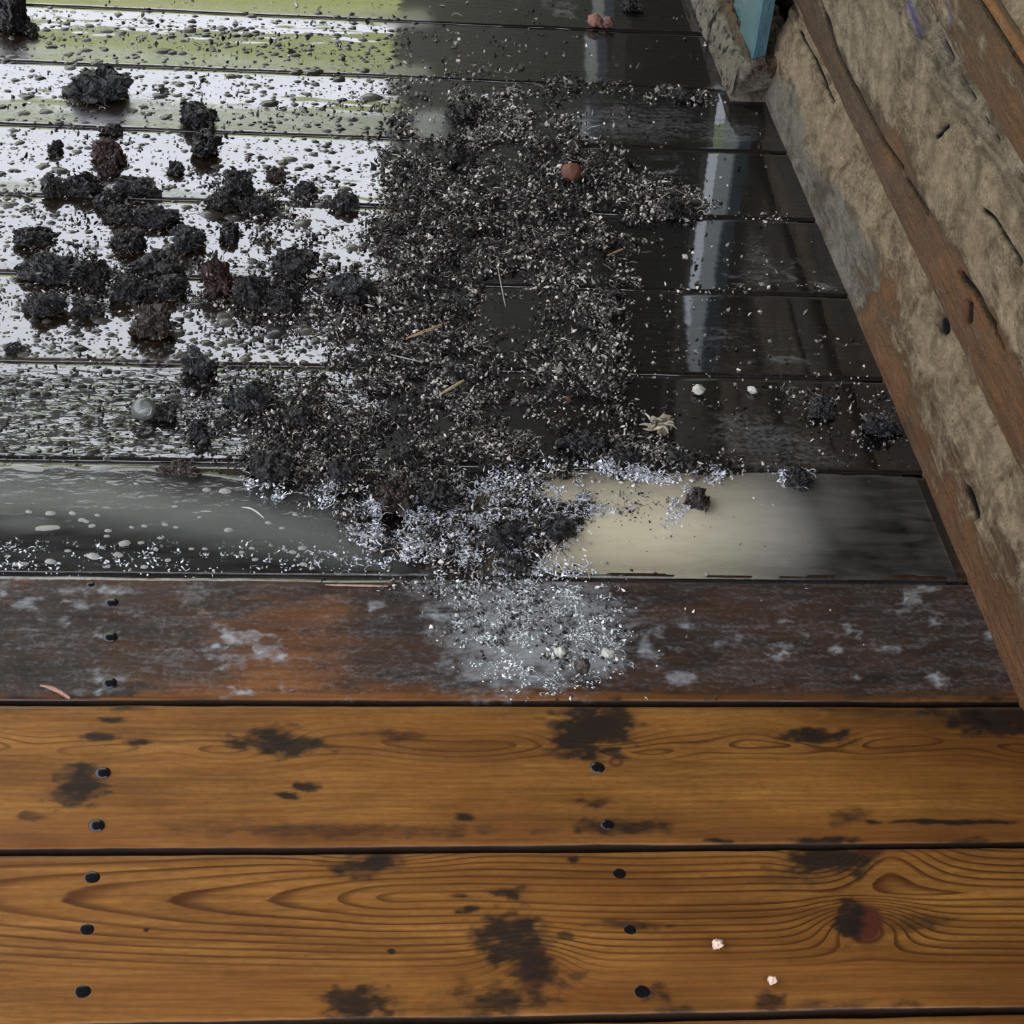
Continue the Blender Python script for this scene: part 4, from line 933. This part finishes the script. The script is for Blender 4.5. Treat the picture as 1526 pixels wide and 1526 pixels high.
def sliver(u0, v0, u1, v1, wpx, col, label, zoff=0.004, bend=0.0, name='wood_splinter', cat='splinter'):
    n = 9; t = np.linspace(0, 1, n)
    uu = u0+(u1-u0)*t; vv = v0+(v1-v0)*t+bend*np.sin(t*math.pi)
    x, y = ground(uu, vv); s = float(mpp(u0, v0)); z = deck_z(x, y)+zoff
    pts = np.stack([x, y, z], -1); T = np.gradient(pts, axis=0); T /= np.linalg.norm(T, axis=1)[:, None]
    A = np.cross(T, [0, 0, 1.0]); A /= np.linalg.norm(A, axis=1)[:, None]
    tap = (np.sin(np.linspace(0.3, 2.7, n))**0.6)*(0.85+0.3*np.random.default_rng(int(u0)).uniform(size=n))
    V = []
    for a, b in ((-1, 0), (0, 0.7), (1, 0), (0, -0.5)): V.append(pts+A*(a*wpx*s/2*tap)[:, None]+np.array([0, 0, 1.0])*(b*wpx*s/2*tap)[:, None])
    V = np.stack(V, 1).reshape(-1, 3); F = []
    for k in range(n-1):
        for q in range(4): F.append([k*4+q, k*4+(q+1) % 4, k*4+4+(q+1) % 4, k*4+4+q])
    o = V[:, :].mean(0); o[2] = z.mean()
    return obj(name, mesh(name, V-o, F), simple('straw_'+str(int(u0)), tuple(c*0.6 for c in col), 0.45, 0.3, 200), label=label, cat=cat, loc=tuple(o))
sliver(905, 384, 928, 374, 6, (0.40, 0.27, 0.12), 'short yellow wood splinter on dark water at the right of the heap')
sliver(604, 516, 664, 493, 8, (0.34, 0.23, 0.12), 'long tan wood splinter across the middle of the heap', 0.012)
sliver(657, 598, 690, 578, 6, (0.36, 0.30, 0.15), 'yellowish splinter in the lower middle of the heap', 0.012)
sliver(484, 872, 578, 874, 5, (0.30, 0.19, 0.13), 'straight reddish twig lying along the joint left of the silt splash', 0.001, name='twig', cat='twig')
sliver(360, 757, 393, 773, 4, (0.42, 0.42, 0.38), 'pale curved straw floating in the grey puddle', 0.003, -5, name='straw', cat='straw')
sliver(60, 1022, 105, 1042, 9, (0.22, 0.10, 0.06), 'lifted reddish wood shard on the board edge at far left', 0.001, -4)
sliver(740, 410, 752, 470, 2, (0.25, 0.24, 0.21), 'thin pale stalk leaning across the heap right of centre', 0.014, name='straw', cat='straw')
sliver(580, 540, 628, 552, 4, (0.20, 0.19, 0.18), 'grey flat stalk in the middle of the heap below the tan splinter', 0.012, name='straw', cat='straw')
# the clear bubble
tb = NT('bubble_film'); gl = tb.n('ShaderNodeBsdfGlossy'); gl.inputs['Roughness'].default_value = 0.03; tr = tb.n('ShaderNodeBsdfTransparent'); tr.inputs['Color'].default_value = (0.9, 0.9, 0.88, 1)
df = tb.n('ShaderNodeBsdfDiffuse'); df.inputs['Color'].default_value = (0.10, 0.105, 0.095, 1)
lw = tb.n('ShaderNodeLayerWeight'); lw.inputs['Blend'].default_value = 0.35
mx = tb.n('ShaderNodeMixShader'); tb.put(mx.inputs[0], lw.outputs['Fresnel']); tb.put(mx.inputs[1], tr.outputs[0]); tb.put(mx.inputs[2], gl.outputs[0])
mx2 = tb.n('ShaderNodeMixShader'); mx2.inputs[0].default_value = 0.4; tb.put(mx2.inputs[1], mx.outputs[0]); tb.put(mx2.inputs[2], df.outputs[0])
M_BUB = tb.done(mx2)
lump('water_bubble', 214, 622, 36, 34, M_BUB, 'large clear bubble on the wet board beside a black lump', 'bubble', 20, 0.02, 4)
# floating foam flecks
def dome():
    V = [(0, 0, 0.45)]; F = []
    for r, z in ((0.6, 0.36), (1.0, 0.0)):
        V += [(r*math.cos(a*math.pi/5)*(1+0.15*math.sin(a*2.3)), r*math.sin(a*math.pi/5), z) for a in range(10)]
    F += [[0, 1+a, 1+(a+1) % 10] for a in range(10)]
    for a in range(10):
        p, q = 1+a, 1+(a+1) % 10; F += [[p, p+10, q+10], [p, q+10, q]]
    return mesh('foam_fleck', V, F)
DM = dome(); M_FLECK = simple('foam', (0.27, 0.265, 0.235), 0.35, 0.15, 400, 0.5)
FL = [(70, 788, 44), (139, 830, 24), (185, 811, 22), (122, 776, 14), (108, 766, 13), (128, 778, 12), (137, 785, 13), (161, 792, 13), (159, 800, 11), (196, 787, 9), (215, 785, 11), (246, 783, 11), (262, 787, 9), (238, 803, 10), (340, 791, 16), (101, 822, 12),
      (152, 817, 11), (176, 828, 18), (210, 810, 12), (232, 820, 10), (285, 819, 10), (305, 819, 10), (375, 818, 10), (360, 824, 10), (43, 764, 12), (75, 766, 18), (145, 769, 10), (297, 772, 8), (40, 698, 60), (150, 698, 40), (260, 756, 10), (138, 714, 10), (203, 722, 9), (308, 731, 16), (335, 733, 22),
      (215, 846, 14), (160, 846, 10), (250, 836, 12), (400, 780, 12), (420, 788, 10), (440, 768, 11), (380, 835, 12), (452, 842, 14), (540, 770, 10), (525, 805, 9), (30, 842, 30), (75, 838, 20), (10, 830, 8), (450, 818, 16), (436, 824, 14)]
ORD = 'first second third fourth fifth sixth seventh eighth ninth tenth eleventh twelfth thirteenth fourteenth fifteenth sixteenth seventeenth eighteenth nineteenth twentieth'.split()
BAND = ((0, 745, 'below the far joint'), (745, 780, 'in the far half'), (780, 812, 'in the middle'), (812, 832, 'in the near half'), (832, 900, 'along the near joint'))
for lo, hi, where in BAND:
    for k, (fu, fv, wpx) in enumerate(sorted(f for f in FL if lo <= f[1] < hi)):
        s = float(mpp(fu, fv)); x, y = (float(q) for q in ground(fu, fv))
        look = 'big' if wpx > 30 else 'white' if wpx > 12 else 'tiny white'
        o = obj('foam_fleck', DM, M_FLECK, label='%s foam fleck, %s from left %s of grey puddle' % (look, ORD[k], where), cat='foam', group='foam flecks on the grey puddle', loc=(x, y, 0.0011))
        o.scale = (wpx*s*0.43, wpx*s*0.43*(0.75 if wpx < 26 else 0.35), wpx*s/2*0.6 if wpx < 26 else 0.004); o.rotation_euler.z = random.uniform(-0.5, 0.5)
